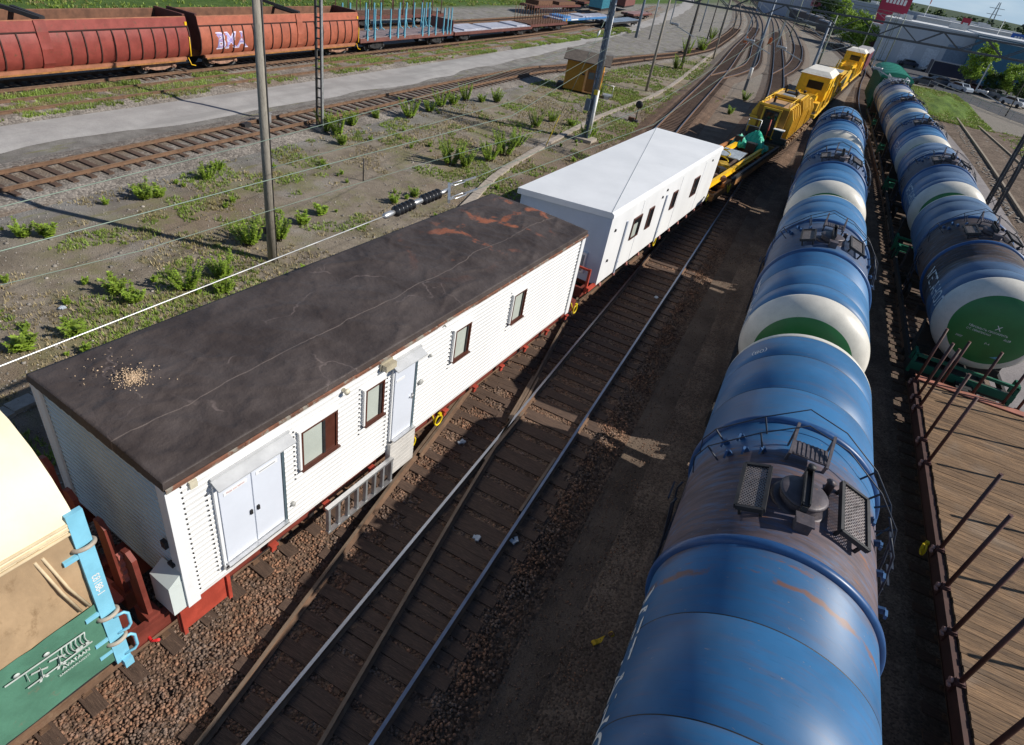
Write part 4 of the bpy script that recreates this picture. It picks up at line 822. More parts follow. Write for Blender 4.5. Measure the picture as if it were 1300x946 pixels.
mb=MB(); mb.box((CW+.08,4.80,1.535),(.14,.66,.03)); mb.build('door_sill',alu,cab)
mb=MB(); mb.box((CW+.08,4.24,3.60),(.14,.28,.13)); mb.box((CW+.02,4.24,3.6),(.04,.32,.17)); b=mb.build('wall_lamp',M('lamp_beige',(.45,.40,.29),.5),cab)
mb=MB(); mb.box((CW+.02,.36,3.60),(.04,.11,.13)); mb.build('terminal_box',M('lamp_cream',(.6,.55,.42),.5),cab)
for u,z in ((3.18,3.60),):
    mb=MB(); mb.lathe([(.04,CW),(.04,CW+.05),(.055,CW+.07),(.055,CW+.11),(0,CW+.12)],(0,u,z),'x',14); mb.build('wall_lamp',M('lamp_cream',(.6,.55,.42),.5),cab)
for u,z,r in ((5.35,2.55,.065),(5.6,3.1,.03),(6.0,3.65,.022),(2.0,1.75,.045)):
    mb=MB(); mb.lathe([(r,CW),(r,CW+.04),(r*.7,CW+.05),(0,CW+.05)],(0,u,z),'x',14); mb.build('vent_plug',M('plug_grey',(.40,.40,.38),.5),cab)
mb=MB(); clad(mb,(CW+.10,5.20,0),(CW+.10,4.42,0),.52,1.46,.11,.016); mb.box((CW+.03,4.81,.99),(.13,.78,.93)); mb.build('step_box',M('step_box_grey',(.55,.53,.50),.6,0,.08,3,(.35,.3,.25),(.6,.75)),cab)
lad=thing('folding_steps','grey aluminium folding steps hung under the dark roofed cabin wall','steps',on_track(.17),-CYAW)
mb=MB()
for z in (1.14,.50): mb.box((CW+.16,3.54,z),(.09,1.80,.05))
mb.build('stringer',alu,lad)
for u in np.linspace(2.68,4.40,8): mb=MB(); mb.box((CW+.16,u,.82),(.08,.05,.60)); mb.build('rung',greysteel,lad)
mb=MB(); mb.box((CW-.24,-.14,1.52),(.46,.22,.64)); mb.prism([(-.25,1.845),(-.03,1.845),(-.03,2.0)],CW-.465,CW-.015,'yz'); mb.build('end_locker',M('locker_pale',(.62,.68,.66),.4,0,.04,2),cab)
mb=MB(); mb.box((CW-.25,-.05,2.5),(.1,.06,.14)); mb.box((CW-.18,-.05,2.1),(.12,.06,.05)); mb.build('end_latch',dark,cab)
# crumbs on the roof
n=900; rr=np.abs(NR.normal(0,1,n))*.115; aa=NR.uniform(0,2*PI,n); X=-7.73+.0+rr*np.cos(aa)*1.25; Y=4.52+rr*np.sin(aa)*1.1; 
X=np.concatenate([X,NR.uniform(-8.7,-7.2,50)]); Y=np.concatenate([Y,NR.uniform(4.0,5.0,50)])
# sit each crumb on the roof surface
du=np.array([math.sin(CYAW),math.cos(CYAW)]); dv=np.array([math.cos(CYAW),-math.sin(CYAW)]); o_=np.array(on_track(0))[:2]; loc=np.stack([X,Y],1)-o_; lv=loc@dv
Z=CT+.085+.05*np.cos(lv/CW*1.4)+NR.uniform(0,.02,len(X)); Z=Z+.012; tag(stones('roof_crumbs',np.stack([X,Y,Z],1),NR.uniform(.004,.014,len(X)),crumbM),'scatter of pale crumbs on the dark felt roof','crumbs')
# cabin 2
C2=.0944; c2o=Vector((-4.40,18.41,0)); ax=Vector((math.sin(C2),math.cos(C2),0)); rx=Vector((math.cos(C2),-math.sin(C2),0)); L2=12.96; W2=3.42
cab2=thing('cabin','plain smooth white cabin with pale roof and small dark windows','cabin',c2o-rx*W2/2,-C2)
h=W2/2; mb=MB(); zt=[3.52,3.70,3.74,3.72]  # NL NR FR FL
Zb=1.10
mb.add([(-h,0,Zb),(h,0,Zb),(h,L2,Zb),(-h,L2,Zb),(-h,0,zt[0]-.12),(h,0,zt[1]-.10),(h,L2,zt[2]-.10),(-h,L2,zt[3]-.12)],[(0,1,5,4),(1,2,6,5),(2,3,7,6),(3,0,4,7),(3,2,1,0),(4,5,6,7)])
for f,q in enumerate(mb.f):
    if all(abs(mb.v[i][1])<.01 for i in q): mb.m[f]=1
mb.build('wall',[white2,M('end_sheet_blue_shade',(.52,.60,.72),.45,0,.05,1)],cab2)  # white end face coloured blue-grey to deepen its blue shade
mb=MB(); e=.035; A=[(-h-e,-.22-e,zt[0]),(h-.06,-e,zt[1]+.03),(h-.06,L2+e,zt[2]+.03),(-h-e,L2+e,zt[3])]
mb.add([A[0],A[1],A[3]],[(0,1,2)]); mb.add([A[1],A[2],A[3]],[(0,1,2)])
B=[(h+e,-e,zt[1]-.14),(h+e,L2+e,zt[2]-.14)]; mid=[(h+.02,-e,zt[1]-.02),(h+.02,L2+e,zt[2]-.02)]
mb.add([A[1],A[2],mid[1],mid[0]],[(0,1,2,3)],0,True); mb.add([mid[0],mid[1],B[1],B[0]],[(0,1,2,3)],0,True)
Lw=[(x,y,z-.20) for x,y,z in A]; mb.add([A[0],A[1],Lw[1],Lw[0]],[(0,1,2,3)]); mb.add([A[2],A[3],Lw[3],Lw[2]],[(0,1,2,3)]); mb.add([A[3],A[0],Lw[0],Lw[3]],[(0,1,2,3)]); mb.add([A[1],mid[0],B[0],Lw[1]],[(0,1,2,3)]); mb.add([A[2],mid[1],B[1],Lw[2]],[(0,1,2,3)])
rf2=mb.build('roof',white2,cab2)
mb=MB(); mb.bar(Vector(A[1])+Vector((-.02,.02,.004)),Vector(A[3])+Vector((0,0,.004)),.014,.01); mb.build('roof_seam',M('seam_grey',(.25,.28,.30),.6),rf2)
for u0,u1,z0,z1 in ((2.2,3.0,2.12,2.95),(3.76,4.26,2.10,2.94),(6.45,7.0,2.2,2.96),(9.3,10.1,2.08,2.94)):
    mb=MB(); x=h+.02
    for a,b,c,d in ((u0,u1,z0,z0+.05),(u0,u1,z1-.05,z1),(u0,u0+.05,z0+.05,z1-.05),(u1-.05,u1,z0+.05,z1-.05)): mb.box((x,(a+b)/2,(c+d)/2),(.05,b-a,d-c))
    o=mb.build('window',brown,cab2); mb=MB(); mb.box((x-.008,(u0+u1)/2,(z0+z1)/2),(.02,u1-u0-.1,z1-z0-.1)); mb.build('pane',glass_d,o)
    if u0<2.5: mb=MB(); mb.box((x+.006,u0+.28,z0+.33),(.012,.4,.5)); mb.build('curtain',blind,o)
for u in (2.9,7.3,10.6): mb=MB(); mb.box((h+.004,u,2.3),(.012,.05,2.35)); mb.build('panel_joint',white2,cab2)
for u in (1.50,5.55): mb=MB(); mb.box((h+.02,u,2.05),(.05,.10,2.0)); mb.box((h+.03,u,1.5),(.06,.12,.04)); mb.build('door_bar',M('bar_blue_grey',(.30,.34,.42),.5),cab2)
for u,z in ((.5,3.0),(.45,1.9),(5.0,3.1),(11.6,3.35),(12.4,1.35),(5.4,3.3)): mb=MB(); mb.lathe([(.05,h),(.05,h+.04),(0,h+.05)],(0,u,z),'x',10); mb.build('wall_bolt',dark,cab2)
mb=MB(); mb.box((.9,-.06,1.75),(.55,.1,.75)); mb.box((.9,-.12,1.75),(.42,.04,.58),1); mb.build('end_hatch',[white2,M('hatch_grey',(.25,.3,.33),.5)],cab2)
fw2=flat_wagon('red oxide flat wagon carrying the plain smooth white cabin',13.9,2.9,redwag,None,zt=1.07); put(fw2,c2o-rx*W2/2+ax*6.4,-C2)
for y in np.linspace(-6.0,6.0,11): mb=MB(); mb.box((1.70,y,.98),(.05,.12,.12)); mb.box((1.6,y,.95),(.3,.06,.05)); mb.build('lashing_hook',M('hook_rose',(.45,.2,.17),.6),fw2)
mb=MB(); mb.box((1.55,-6.85,1.35),(.08,.08,.9)); mb.box((1.3,-6.85,1.75),(.5,.06,.07)); mb.box((1.65,-6.6,1.1),(.1,.7,.12)); mb.build('red_end_bracket',redbright,fw2)
hose(fw2,(1.70,-.55,1.05)); hose(fw2,(1.7,6.9,1.2))
# ---------------------------------------------------------------- tarpaulin wagon in the near left corner
TO=Vector((-5.95,2.45,0)); tw=thing('tarpaulin_wagon','wagon with cream arched tarpaulin roof over brown and green tarpaulin sides','covered wagon',TO-Vector((math.cos(CYAW),-math.sin(CYAW),0))*1.52,-CYAW)
creamM=M('tarp_cream',(.80,.71,.51),.55,0,.08,1.2,(.62,.46,.25),(.62,.8),.15,6); brownT=M('tarp_brown',(.42,.29,.17),.75,0,.15,1.8,(.26,.17,.09),(.55,.75),.35,7,(1,1,.6)); greenT=M('tarp_green',(.075,.20,.135),.7,0,.15,2,(.16,.16,.11),(.6,.75),.3,7)
TWL=9.
arc=[(1.50,3.80),(1.53,3.98),(1.44,4.20),(1.24,4.50),(.95,4.78),(.55,4.99),(.15,5.07)]; arc=arc+[(-x,z) for x,z in arc[::-1]]
mb=MB(); n=len(arc)
for j in range(31):
    y=-TWL*j/30
    for x,z in arc: s=.018*math.sin(j*1.1)*(1 if abs(x)<1.3 else .5); mb.v.append((x,y,z+s))
for j in range(30):
    for k in range(n-1): mb.f.append([j*n+k,j*n+k+1,(j+1)*n+k+1,(j+1)*n+k]); mb.m.append(0); mb.sm.append(True)
mb.build('roof_tarp',creamM,tw)
mb=MB(); mb.prism([(x*.985,z-.03) for x,z in arc],-.25,-.02,'xz'); mb.box((0,-.14,2.5),(2.9,.2,2.7)); mb.build('end_wall',brownT,tw)
def sheet(name,z0,z1,mat,x0=1.49,wob=.02):
    mb=MB(); J,K=60,10
    for j in range(J+1):
        for k in range(K+1):
            y=-.10-(TWL-.1)*j/J; z=z0+(z1-z0)*k/K; mb.v.append((x0+wob*math.sin(y*3.3+z*.9)*math.sin(z*2+y)+.01*R.uniform(-1,1),y,z))
    for j in range(J):
        for k in range(K): mb.f.append([j*(K+1)+k,(j+1)*(K+1)+k,(j+1)*(K+1)+k+1,j*(K+1)+k+1]); mb.m.append(0); mb.sm.append(True)
    return mb.build(name,mat,tw)
sheet('brown_side_tarp',2.36,3.86,brownT); gs=sheet('green_side_tarp',1.05,2.40,greenT,1.515,.012); mb=MB(); mb.box((-1.5,-TWL/2,2.4),(.05,TWL,2.8)); mb.build('far_side_tarp',brownT,tw)
mb=MB()
for dz in (0,.13,.26): mb.tube([(1.525,-.1,3.84+dz*.6),(1.545,-TWL*.5,3.83+dz*.6),(1.525,-TWL,3.84+dz*.6)],.022,6)
mb.tube([(1.50,-.42,3.7),(1.53,-.30,3.0),(1.51,-.16,2.45)],.018,6); mb.tube([(1.50,-.50,3.7),(1.53,-.38,3.0),(1.51,-.26,2.45)],.018,6); mb.build('tarp_rope_hem',M('rope_hem_tan',(.60,.48,.31),.7,0,.15,4),tw)
mb=MB(); mb.bar((1.50,0,.95),(1.50,0,4.12),.07,.19,0,(0,1,0)); mb.box((1.5,.03,.9),(.2,.12,.16)); mb.box((1.45,.06,2.95),(.08,.1,.1)); 
for z in (1.3,1.6,2.2,3.4): mb.box((1.5,-.16,z),(.06,.2,.07))
fr=mb.build('corner_post',cyan,tw)
mb=MB(); mb.bar((-1.5,0,.95),(-1.5,0,3.8),.12,.05,0,(0,1,0)); mb.build('corner_post',cyan,tw)
for z in (1.75,1.22):
    mb=MB(); mb.tube([(1.53,.04,z+.20),(1.56,.16,z+.20),(1.57,.20,z+.14),(1.57,.20,z-.10),(1.56,.16,z-.17),(1.53,.03,z-.17)],.022,8); mb.build('grab_handle',cyan,fr)
for z in (3.52,2.06,1.46):
    mb=MB(); pts=[(1.50+.10*math.cos(a),.0+.12*math.sin(a),z+.03*math.cos(a)) for a in np.linspace(-2.2,2.6,18)]; mb.tube(pts,.03,8); mb.build('lashing_strap',M('strap_beige',(.42,.36,.29),.7),fr)
def postfn(u,v): return Vector((1.538,v-.045,2.75+u))
text_part('post_number','1-88183',.13,letter,fr,postfn,'CENTER',.002)
gx=1.548
def gfn(u,v): return Vector((gx,-.66+.62*u,1.60+.78*v))
text_part('side_text','AVATAAN',.12,M('faded_white',(.52,.56,.53)),gs,lambda u,v:gfn(u+.26,v+.10),'CENTER',.003); text_part('side_text','SAMANAIKAISESTI',.075,M('faded_white',(.52,.56,.53)),gs,lambda u,v:gfn(u+.20,v-.02),'CENTER',.001)
mb=MB()   # pictogram: open wagon outline with ribs and two figures folding the tarpaulin
def gbar(a,b,w): mb.bar(gfn(*a),gfn(*b),.006,w,0,(0,0,1))
gbar((-.9,.66),(.55,.62),.022); gbar((-.55,.66),(-.55,.40),.018); gbar((-.62,.27),(.62,.27),.02)
for k in range(6):
    u=.10+k*.09; pts=[gfn(u,.62),gfn(u-.03,.5),gfn(u-.02,.4),gfn(u+.02,.32)]; mb.tube(pts,.007,5)
gbar((.30,.31),(.44,.31),.07); gbar((.5,.31),(.57,.31),.06)
for u in (-.35,-.02): gbar((u,.30),(u+.03,.50),.055); mb.lathe([(.035,gx),(.035,gx+.006),(0,gx+.006)],(0,-.78+u+.05,1.62+.55),'x',12); gbar((u+.02,.48),(u-.14,.52),.025); gbar((u+.02,.47),(u+.14,.42),.025); gbar((u,.31),(u-.06,.20),.03); gbar((u+.01,.31),(u+.09,.21),.03)
mb.build('side_pictogram',M('faded_white',(.52,.56,.53),.6,0,.2,6),gs)
mb=MB(); mb.box((0,-TWL/2,.95),(2.8,TWL,.2)); mb.box((0,-.05,.95),(2.8,.12,.4)); mb.build('underframe',dark,tw)
bogie(tw,-2.6,dark)
for x in (-.87,.87): buffer(tw,x,.0,1,dark,1.0,.24)
# ================================================================ LEFT SIDINGS
hopM=M('hopper_red',(.25,.052,.040),.42,0,.16,1.6,(.14,.060,.034),(.56,.72),.2,7,fine=.35); hopM2=M('hopper_orange_red',(.35,.10,.056),.50,0,.16,1.6,(.18,.075,.040),(.56,.72),.2,7,fine=.35); hopTop=M('hopper_rust_top',(.33,.13,.07),.75,0,.2,2); hopIn=M('hopper_inside',(.16,.075,.045),.85,0,.3,2); orangeE=M('hopper_sill_orange',(.30,.13,.035),.7,0,.3,3)
def hopper(label,L,mat,loc,pillar=None,graff=False,nr=10):
    t=thing('hopper_wagon',label,'hopper wagon',loc,0,'rust red hopper wagons on the far siding')
    out=[(1.22,.92),(1.40,1.10),(1.50,1.45),(1.53,1.9),(1.48,2.35),(1.38,2.68)]; top=[(1.38,2.68),(1.42,2.72),(1.34,3.2),(1.28,3.24)]
    for s in (1,-1):
        mb=MB(); n=len(out)
        for y in (-L/2,L/2):
            for x,z in out: mb.v.append((s*x,y,z))
        for k in range(n-1): mb.f.append([k,n+k,n+k+1,k+1]); mb.m.append(0); mb.sm.append(True)
        o=len(mb.v); m=len(top)
        for y in (-L/2,L/2):
            for x,z in top: mb.v.append((s*x,y,z))
        for k in range(m-1): mb.f.append([o+k,o+m+k,o+m+k+1,o+k+1]); mb.m.append(0 if k<2 else 1); mb.sm.append(False)
        o=len(mb.v); inn=[(1.28,3.24),(1.24,3.2),(1.28,2.6),(.5,1.2)]
        for y in (-L/2+.05,L/2-.05):
            for x,z in inn: mb.v.append((s*x,y,z))
        for k in range(3): mb.f.append([o+k,o+4+k,o+4+k+1,o+k+1]); mb.m.append(2); mb.sm.append(False)
        mb.build('side_plate',[mat,hopTop,hopIn],t)
    ys=[-L/2+L*i/(2*nr) for i in range(2*nr+1)]
    for y in ys:
        if pillar is not None and abs(y-pillar)<.5: continue
        mb=MB()
        for k in range(len(out)-1): mb.bar((out[k][0]+.025,y,out[k][1]),(out[k+1][0]+.025,y,out[k+1][1]),.055,.07)
        mb.build('side_rib',M('hopper_rib_dark',(.045,.016,.012),.7),t)
    mb=MB(); mb.box((1.42,0,2.70),(.10,L,.045)); mb.build('ridge_bar',M('hopper_rib_dark',(.06,.03,.02)),t)
    for s in (-1,1): mb=MB(); mb.prism([(-1.36,1.2),(1.36,1.2),(1.46,2.0),(1.38,2.7),(1.28,3.2),(.95,3.32),(0,3.36),(-.95,3.32),(-1.28,3.2),(-1.38,2.7),(-1.46,2.0)],s*(L/2-.08),s*(L/2-.02),'xz'); mb.box((0,s*(L/2-.05),3.30),(2.5,.16,.1)); mb.build('end_wall',M('hopper_end_dark',(.10,.03,.022),.7,0,.3,2),t)
    if pillar is not None:
        mb=MB(); mb.prism([(1.27,.80),(1.52,1.2),(1.60,1.9),(1.50,2.7),(1.40,3.22),(1.30,3.22),(1.30,.8)],pillar-.28,pillar+.28,'xz'); mb.build('pillar',mat,t)
        mb=MB(); mb.bar((1.2,pillar+.2,3.25),(-1.1,pillar-1.2,3.75),.16,.2); mb.bar((1.1,pillar+.4,3.2),(-1.2,pillar+.3,3.3),.2,.3); mb.build('cross_tie',dark,t)
    mb=MB(); mb.box((1.36,0,.86),(.18,L-.6,.16)); mb.box((-1.36,0,.86),(.18,L-.6,.16)); mb.box((0,0,.85),(.6,L-.5,.4))
    mb.build('sill',hopTop,t)
    mb=MB(); mb.box((1.44,0,.74),(.04,L-.8,.09)); 
    mb.build('sill_edge',orangeE,t)
    for s in (-1,1): bogie(t,s*(L/2-2.0),M('bogie_rust',(.32,.18,.125),.8,0,.3,4)); coupler(t,s*L/2,s,dark)
    mb=MB(); y=L/2-.1; mb.tube([(1.5,y,2.1),(1.56,y+.05,2.1),(1.56,y+.05,1.0),(1.5,y,1.0)],.03,6); mb.tube([(1.45,y-.1,.9),(1.55,y,.5),(1.55,y+.3,.42)],.03,6); mb.box((1.4,y,2.85),(.1,.14,.2)); mb.build('yellow_step_rail',yellow,t)
    if graff:
        def fn(u,v):
            z=1.35+v; x=float(np.interp(z,[a[1] for a in out],[a[0] for a in out])); return Vector((x+.012,-L/2+2.45+u,z))
        text_part('graffiti','BMA',1.25,M('graffiti_pale',(.62,.58,.72),.5,0,.2,2),t,fn,'CENTER',.09)
        text_part('graffiti','BMA',1.25,M('graffiti_violet',(.30,.28,.55),.5,0,.5,1.2,(.55,.30,.45),(.5,.6)),t,lambda u,v:fn(u,v)+Vector((.006,0,0)),'CENTER',.01)
    return t
hopper('dark red ribbed hopper wagon cut by the left edge of the photo',16.4,hopM,(-37.6,20.9,0),-.4,False,10)
hopper('orange red ribbed hopper wagon with violet graffiti near its end',15.7,hopM2,(-37.6,37.75,0),1.0,True,9)
bst=flat_wagon('flat wagon with tall light blue stakes behind the red hoppers',15.2,2.8,M('wagon_rose',(.16,.062,.05),.65,0,.2,2,(.2,.1,.06),(.55,.7)),M('deck_grey_rose',(.26,.20,.20),.7,0,.2,2),'flat wagons on the far sidings',1.2); put(bst,(-37.6,53.6,0))
for y in (-6.6,-5.6,-3.4,-2.2,-1.2,1.8,2.9,4.2,5.6,6.4,7.0):
    for s in (-1,1): mb=MB(); mb.box((s*1.36,y,1.2),(.14,.16,.3)); mb.prism([(y-.06,1.0),(y+.06,1.0),(y+.045,3.45),(y-.045,3.45)],s*1.36-.05,s*1.36+.05,'yz'); mb.tube([(s*1.3,y+.02,1.75),(s*1.22,y+.02,1.36),(s*.9,y+.02,1.26)],.05,6); o=mb.build('stake',bluestake,bst); o.location=(0,R.uniform(-.05,.05),0)
mb=MB(); mb.box((0,7.5,1.75),(2.7,.1,1.0)); mb.build('bulkhead',M('bulkhead_maroon',(.13,.035,.03),.6),bst)
palesh=M('pale_sheet_load',(.42,.43,.50),.5,0,.2,1.5,(.3,.22,.2),(.6,.75))
def simple_flat(label,L,loc,side,top,zt=1.15,n=6,loads=()):
    t=flat_wagon(label,L,2.8,side,top,'flat wagons on the far sidings',zt); put(t,loc)
    for y,l,hh,mm in loads: mb=MB(); mb.box((R.uniform(-.1,.1),y,zt+hh/2+.02),(2.5,l,hh)); mb.build('load_sheet',mm,t)
    return t
f2=simple_flat('low wagon with pale lilac sheet panels on its deck',19.5,(-37.8,71.6,0),maroonw,palesh,1.1,loads=((-5,5,.12,palesh),(1.5,6,.10,palesh),(7,3,.14,palesh)))
f3=simple_flat('flat wagon fenced with many thin rusty stakes',13.0,(-38.4,88.6,0),maroonw,rustm,1.15)
for i in range(15):
    for s in (-1,1): mb=MB(); mb.tube([(s*1.35,-6+i*.85,1.0),(s*1.35,-6+i*.85,3.0)],.04,5); mb.build('stake',rustm,f3)
bl=M('wagon_blue',(.06,.20,.45),.5,0,.15,2)
f4=simple_flat('long bright blue low flat wagon with a pale deck',25,(-40.2,108.5,0),bl,palesh,1.15,loads=((-9,3,.25,bl),(0,4,.15,palesh)))
mb=MB(); mb.box((1.42,-9.5,.95),(.02,.5,.3)); mb.build('yellow_plate',yellow,f4); mb=MB(); mb.box((1.42,-6,.95),(.02,3,.18)); mb.build('white_stripe',letter,f4)
f5=simple_flat('grey blue empty flat wagon on the siding nearer the road',18,(-36.6,119,0),dark,M('deck_grey_blue',(.22,.28,.36),.6),1.0)
f6=simple_flat('rose red low wagon behind the grey blue empty one',14,(-40.5,143,0),maroonw,M('deck_rose',(.33,.20,.19),.6),1.1)
ct=thing('container','teal blue container box standing far along the siding','container',(-46,135,0),.1)
mb=MB(); mb.box((0,0,2.6),(2.6,10,2.7))
for y in np.linspace(-4.8,4.8,22):
    for s in (-1,1): mb.box((s*1.32,y,2.6),(.05,.2,2.5))
mb.build('body',M('container_teal',(.06,.26,.34),.5,0,.1,2),ct); mb=MB(); mb.box((0,0,1.0),(2.5,10,.4)); mb.build('underframe',dark,ct)
f7=simple_flat('dark red stake wagon on the back siding, beyond the blue stakes',18,(-46.0,64,0),maroonw,rustm,1.2)
for i in range(9):
    for s in (-1,1): mb=MB(); mb.tube([(s*1.36,-8+i*2,1.0),(s*1.36,-8+i*2,3.1)],.055,6); mb.build('stake',stakem,f7)
f8=simple_flat('dark red flat wagon far out on the back siding',22,(-49.5,118,0),maroonw,rustm,1.2,loads=((-6,6,.7,rustm),(4,8,.5,rustm)))
f9=simple_flat('long maroon flat wagon farthest on the back siding',24,(-52.5,150,0),maroonw,rustm,1.2,loads=((0,10,1.4,M('load_maroon',(.14,.05,.04),.7)),))
bx=thing('covered_wagon','dark red and teal covered wagon far beyond the container','covered wagon',(-49,160,0),.12)
mb=MB(); mb.box((0,0,2.4),(2.8,13,2.8)); mb.build('body',M('covered_wagon_maroon',(.16,.06,.05),.7),bx); mb=MB(); mb.prism([(-1.45,3.75),(1.45,3.75),(1.0,4.1),(-1.0,4.1)],-6.6,6.6,'xz'); mb.build('roof',greysteel,bx); mb=MB(); mb.box((0,0,.85),(2.5,13,.4)); mb.build('underframe',dark,bx)
# ---------------------------------------------------------------- yellow works train
YG='yellow works train on the ladder track'
def on_path(y):
    fr=frames(smooth_path(PC,1.)); b=min(fr,key=lambda f:abs(f[0].y-y)); return Vector((b[0].x,b[0].y,0)),-math.atan2(b[1].x,b[1].y)
def place(t,y): p,rz=on_path(y); t.location=p; t.rotation_euler=(0,0,rz)
y1=flat_wagon('yellow railed works flat wagon with open frame behind the smooth cabin',15.2,2.9,M('works_wagon_side',(.30,.14,.04),.7,0,.3,2,(.12,.06,.04),(.5,.65)),None,YG,1.15); place(y1,40.0)
mb=MB(); mb.box((0,-2.5,1.14),(1.5,9.5,.06)); mb.build('deck_plate',M('deck_plate_brown',(.11,.075,.06),.8,0,.3,2),y1)
for x,z in ((.85,1.36),(-.80,1.36)): mb=MB(); mb.box((x,-1.2,z),(.16,12,.22)); mb.box((x,-1.2,z-.12),(.3,12,.03)); mb.build('yellow_beam',yellow,y1)
mb=MB(); mb.box((1.36,1.5,1.22),(.16,11.5,.22)); mb.build('side_beam',dark,y1)
mb=MB(); mb.box((-1.36,0,1.25),(.14,13,.2)); mb.box((1.36,-5.2,1.26),(.18,1.2,.2)); mb.build('rust_beam',M('orange_rust',(.42,.17,.05),.8,0,.3,2),y1)
mb=MB(); mb.box((.0,.2,1.58),(1.35,2.2,.05),0,.05); 
for y in np.linspace(-.8,1.2,8): mb.box((.0,y,1.61),(1.35,.05,.03),0,.05)
mb.build('grey_cover_plate',M('plate_pale_blue',(.45,.50,.54),.5),y1)
for p in ((.4,-3.2),(-.3,-4.5),(.1,-6.3),(.9,-4.8),(.2,-2.0)):
    mb=MB(); mb.box((p[0],p[1],1.3),(R.uniform(.3,.7),R.uniform(.4,.9),R.uniform(.15,.35)),0,R.uniform(0,1)); mb.build('loose_gear',[yellow2,rustm,redwag,tan,dark][R.randrange(5)],y1)
mb=MB(); mb.tube([(-.1+.35*math.cos(a),-1.4+.35*math.sin(a),1.42+.02*k) for k,a in enumerate(np.linspace(0,12,40))],.035,6); mb.build('yellow_coil',hoseY,y1)
hose(y1,(1.55,-5.0,1.15),hoseY,.2)
tp=thing('green_tarpaulin','crumpled bright green tarpaulin over gear on the yellow flat wagon','tarpaulin'); place(tp,45.3)
mb=MB(); nx,ny=22,18
for i in range(nx+1):
    for j in range(ny+1):
        u=i/nx*2-1; v=j/ny*2-1; e=max(0,1-max(abs(u)**2.4,abs(v)**2.4)); mb.v.append((-.1+u*1.15+R.uniform(-.04,.04),v*1.05+R.uniform(-.04,.04),1.2+e*1.05*(.75+.35*math.sin(u*4+v*3))+R.uniform(-.05,.05)))
for i in range(nx):
    for j in range(ny): mb.f.append([i*(ny+1)+j,(i+1)*(ny+1)+j,(i+1)*(ny+1)+j+1,i*(ny+1)+j+1]); mb.m.append(0); mb.sm.append(False)
mb.build('cloth',M('tarp_bright_green',(.02,.42,.27),.5,0,.15,2),tp)
mb=MB(); mb.box((-.75,-.6,1.5),(.5,.6,.7)); mb.box((.2,-1.0,1.4),(.6,.5,.6)); mb.build('covered_gear',dark,tp)
# machine wagon with finned engine housings
y2=flat_wagon('works wagon with ribbed yellow engine housings and tan roofs',15.4,2.9,rustm,dark,YG,1.15); place(y2,56.5)
def finbox(parent,x0,x1,y0,y1,z0,z1,nf,roofm):
    mb=MB(); mb.box(((x0+x1)/2,(y0+y1)/2,(z0+z1)/2),(x1-x0,y1-y0,z1-z0)); 
    mb.build('housing',M('housing_shaded_yellow',(.30,.15,.012),.55,0,.2,2.5),parent)  # yellow darkened so the gaps between the ribs look shadowed
    for k in range(nf):
        y=y0+(y1-y0)*(k+.5)/nf; mb=MB()
        for s,x in ((1,x1),(-1,x0)): mb=MB(); mb.prism([(x,z0),(x+s*.42,z0),(x+s*.42,z1-.55),(x+s*.14,z1+.10),(x,z1+.10)],y-.085,y+.085,'xz'); mb.build('rib',yellow2,parent)
    mb=MB(); mb.box(((x0+x1)/2,(y0+y1)/2,z1+.03),(x1-x0-.2,y1-y0-.2,.06)); mb.build('roof_plate',roofm,parent)
    mb=MB()
    for x in (x0+.05,x1-.05): mb.box((x,(y0+y1)/2,z1+.09),(.09,y1-y0,.14))
    for y in (y0+.05,y1-.05): mb.box(((x0+x1)/2,y,z1+.09),(x1-x0,.09,.14))
    mb.build('roof_rim',yellow2,parent)
finbox(y2,-1.15,.95,-6.6,-2.6,1.3,3.3,5,tan); finbox(y2,-1.15,.95,-2.2,1.8,1.3,3.5,6,M('roof_buff',(.52,.36,.16),.7,0,.2,2)); finbox(y2,-1.0,.95,2.4,5.6,1.3,2.9,4,tan)
mb=MB(); mb.box((-.15,-6.64,2.25),(.95,.06,1.7)); mb.build('doorway',dark,y2)
mb=MB()
for x in (-.72,.42): mb.box((x,-6.72,2.25),(.12,.14,2.0))
mb.box((-.15,-6.72,3.22),(1.3,.14,.12)); mb.build('door_frame',yellow2,y2)
mb=MB(); mb.box((-.1,-6.70,2.75),(.8,.04,.45)); mb.build('window',glass_d,y2)
mb=MB(); mb.box((.78,-6.95,2.05),(.75,.6,.05)); mb.box((.78,-7.0,1.7),(.6,.4,.6),1); mb.build('white_hood',[white2,dark],y2)
mb=MB()
for z in (1.9,2.4): mb.tube([(-1.4,-7.3,z),(-.5,-7.3,z)],.03,6)
for x in (-1.4,-.5): mb.tube([(x,-7.3,1.2),(x,-7.3,2.4)],.03,6)
mb.tube([(.15,-7.3,1.2),(.05,-7.2,2.6)],.05,6,1); mb.build('hand_rail',[greysteel,redbright],y2)
mb=MB()
for k in range(14): mb.box((1.5,-7+k*1.05,1.0+R.uniform(-.1,.1)),(.18,R.uniform(.2,.6),R.uniform(.2,.4)))
mb.build('side_gear',M('gear_tan',(.30,.2,.12),.7,0,.4,4),y2)
for x,y,z,r,h_ in ((-.5,-4.9,3.3,.09,.45),(.3,-.6,3.5,.12,.4),(-.7,.6,3.5,.07,.55),(.4,3.6,2.9,.10,.7),(-.4,4.6,2.9,.07,.5)):
    mb=MB(); mb.lathe([(r,z),(r,z+h_),(r*1.25,z+h_),(r*1.25,z+h_+.06),(0,z+h_+.06)],(x,y,0),'z',10); mb.build('exhaust_pipe',dark,y2)
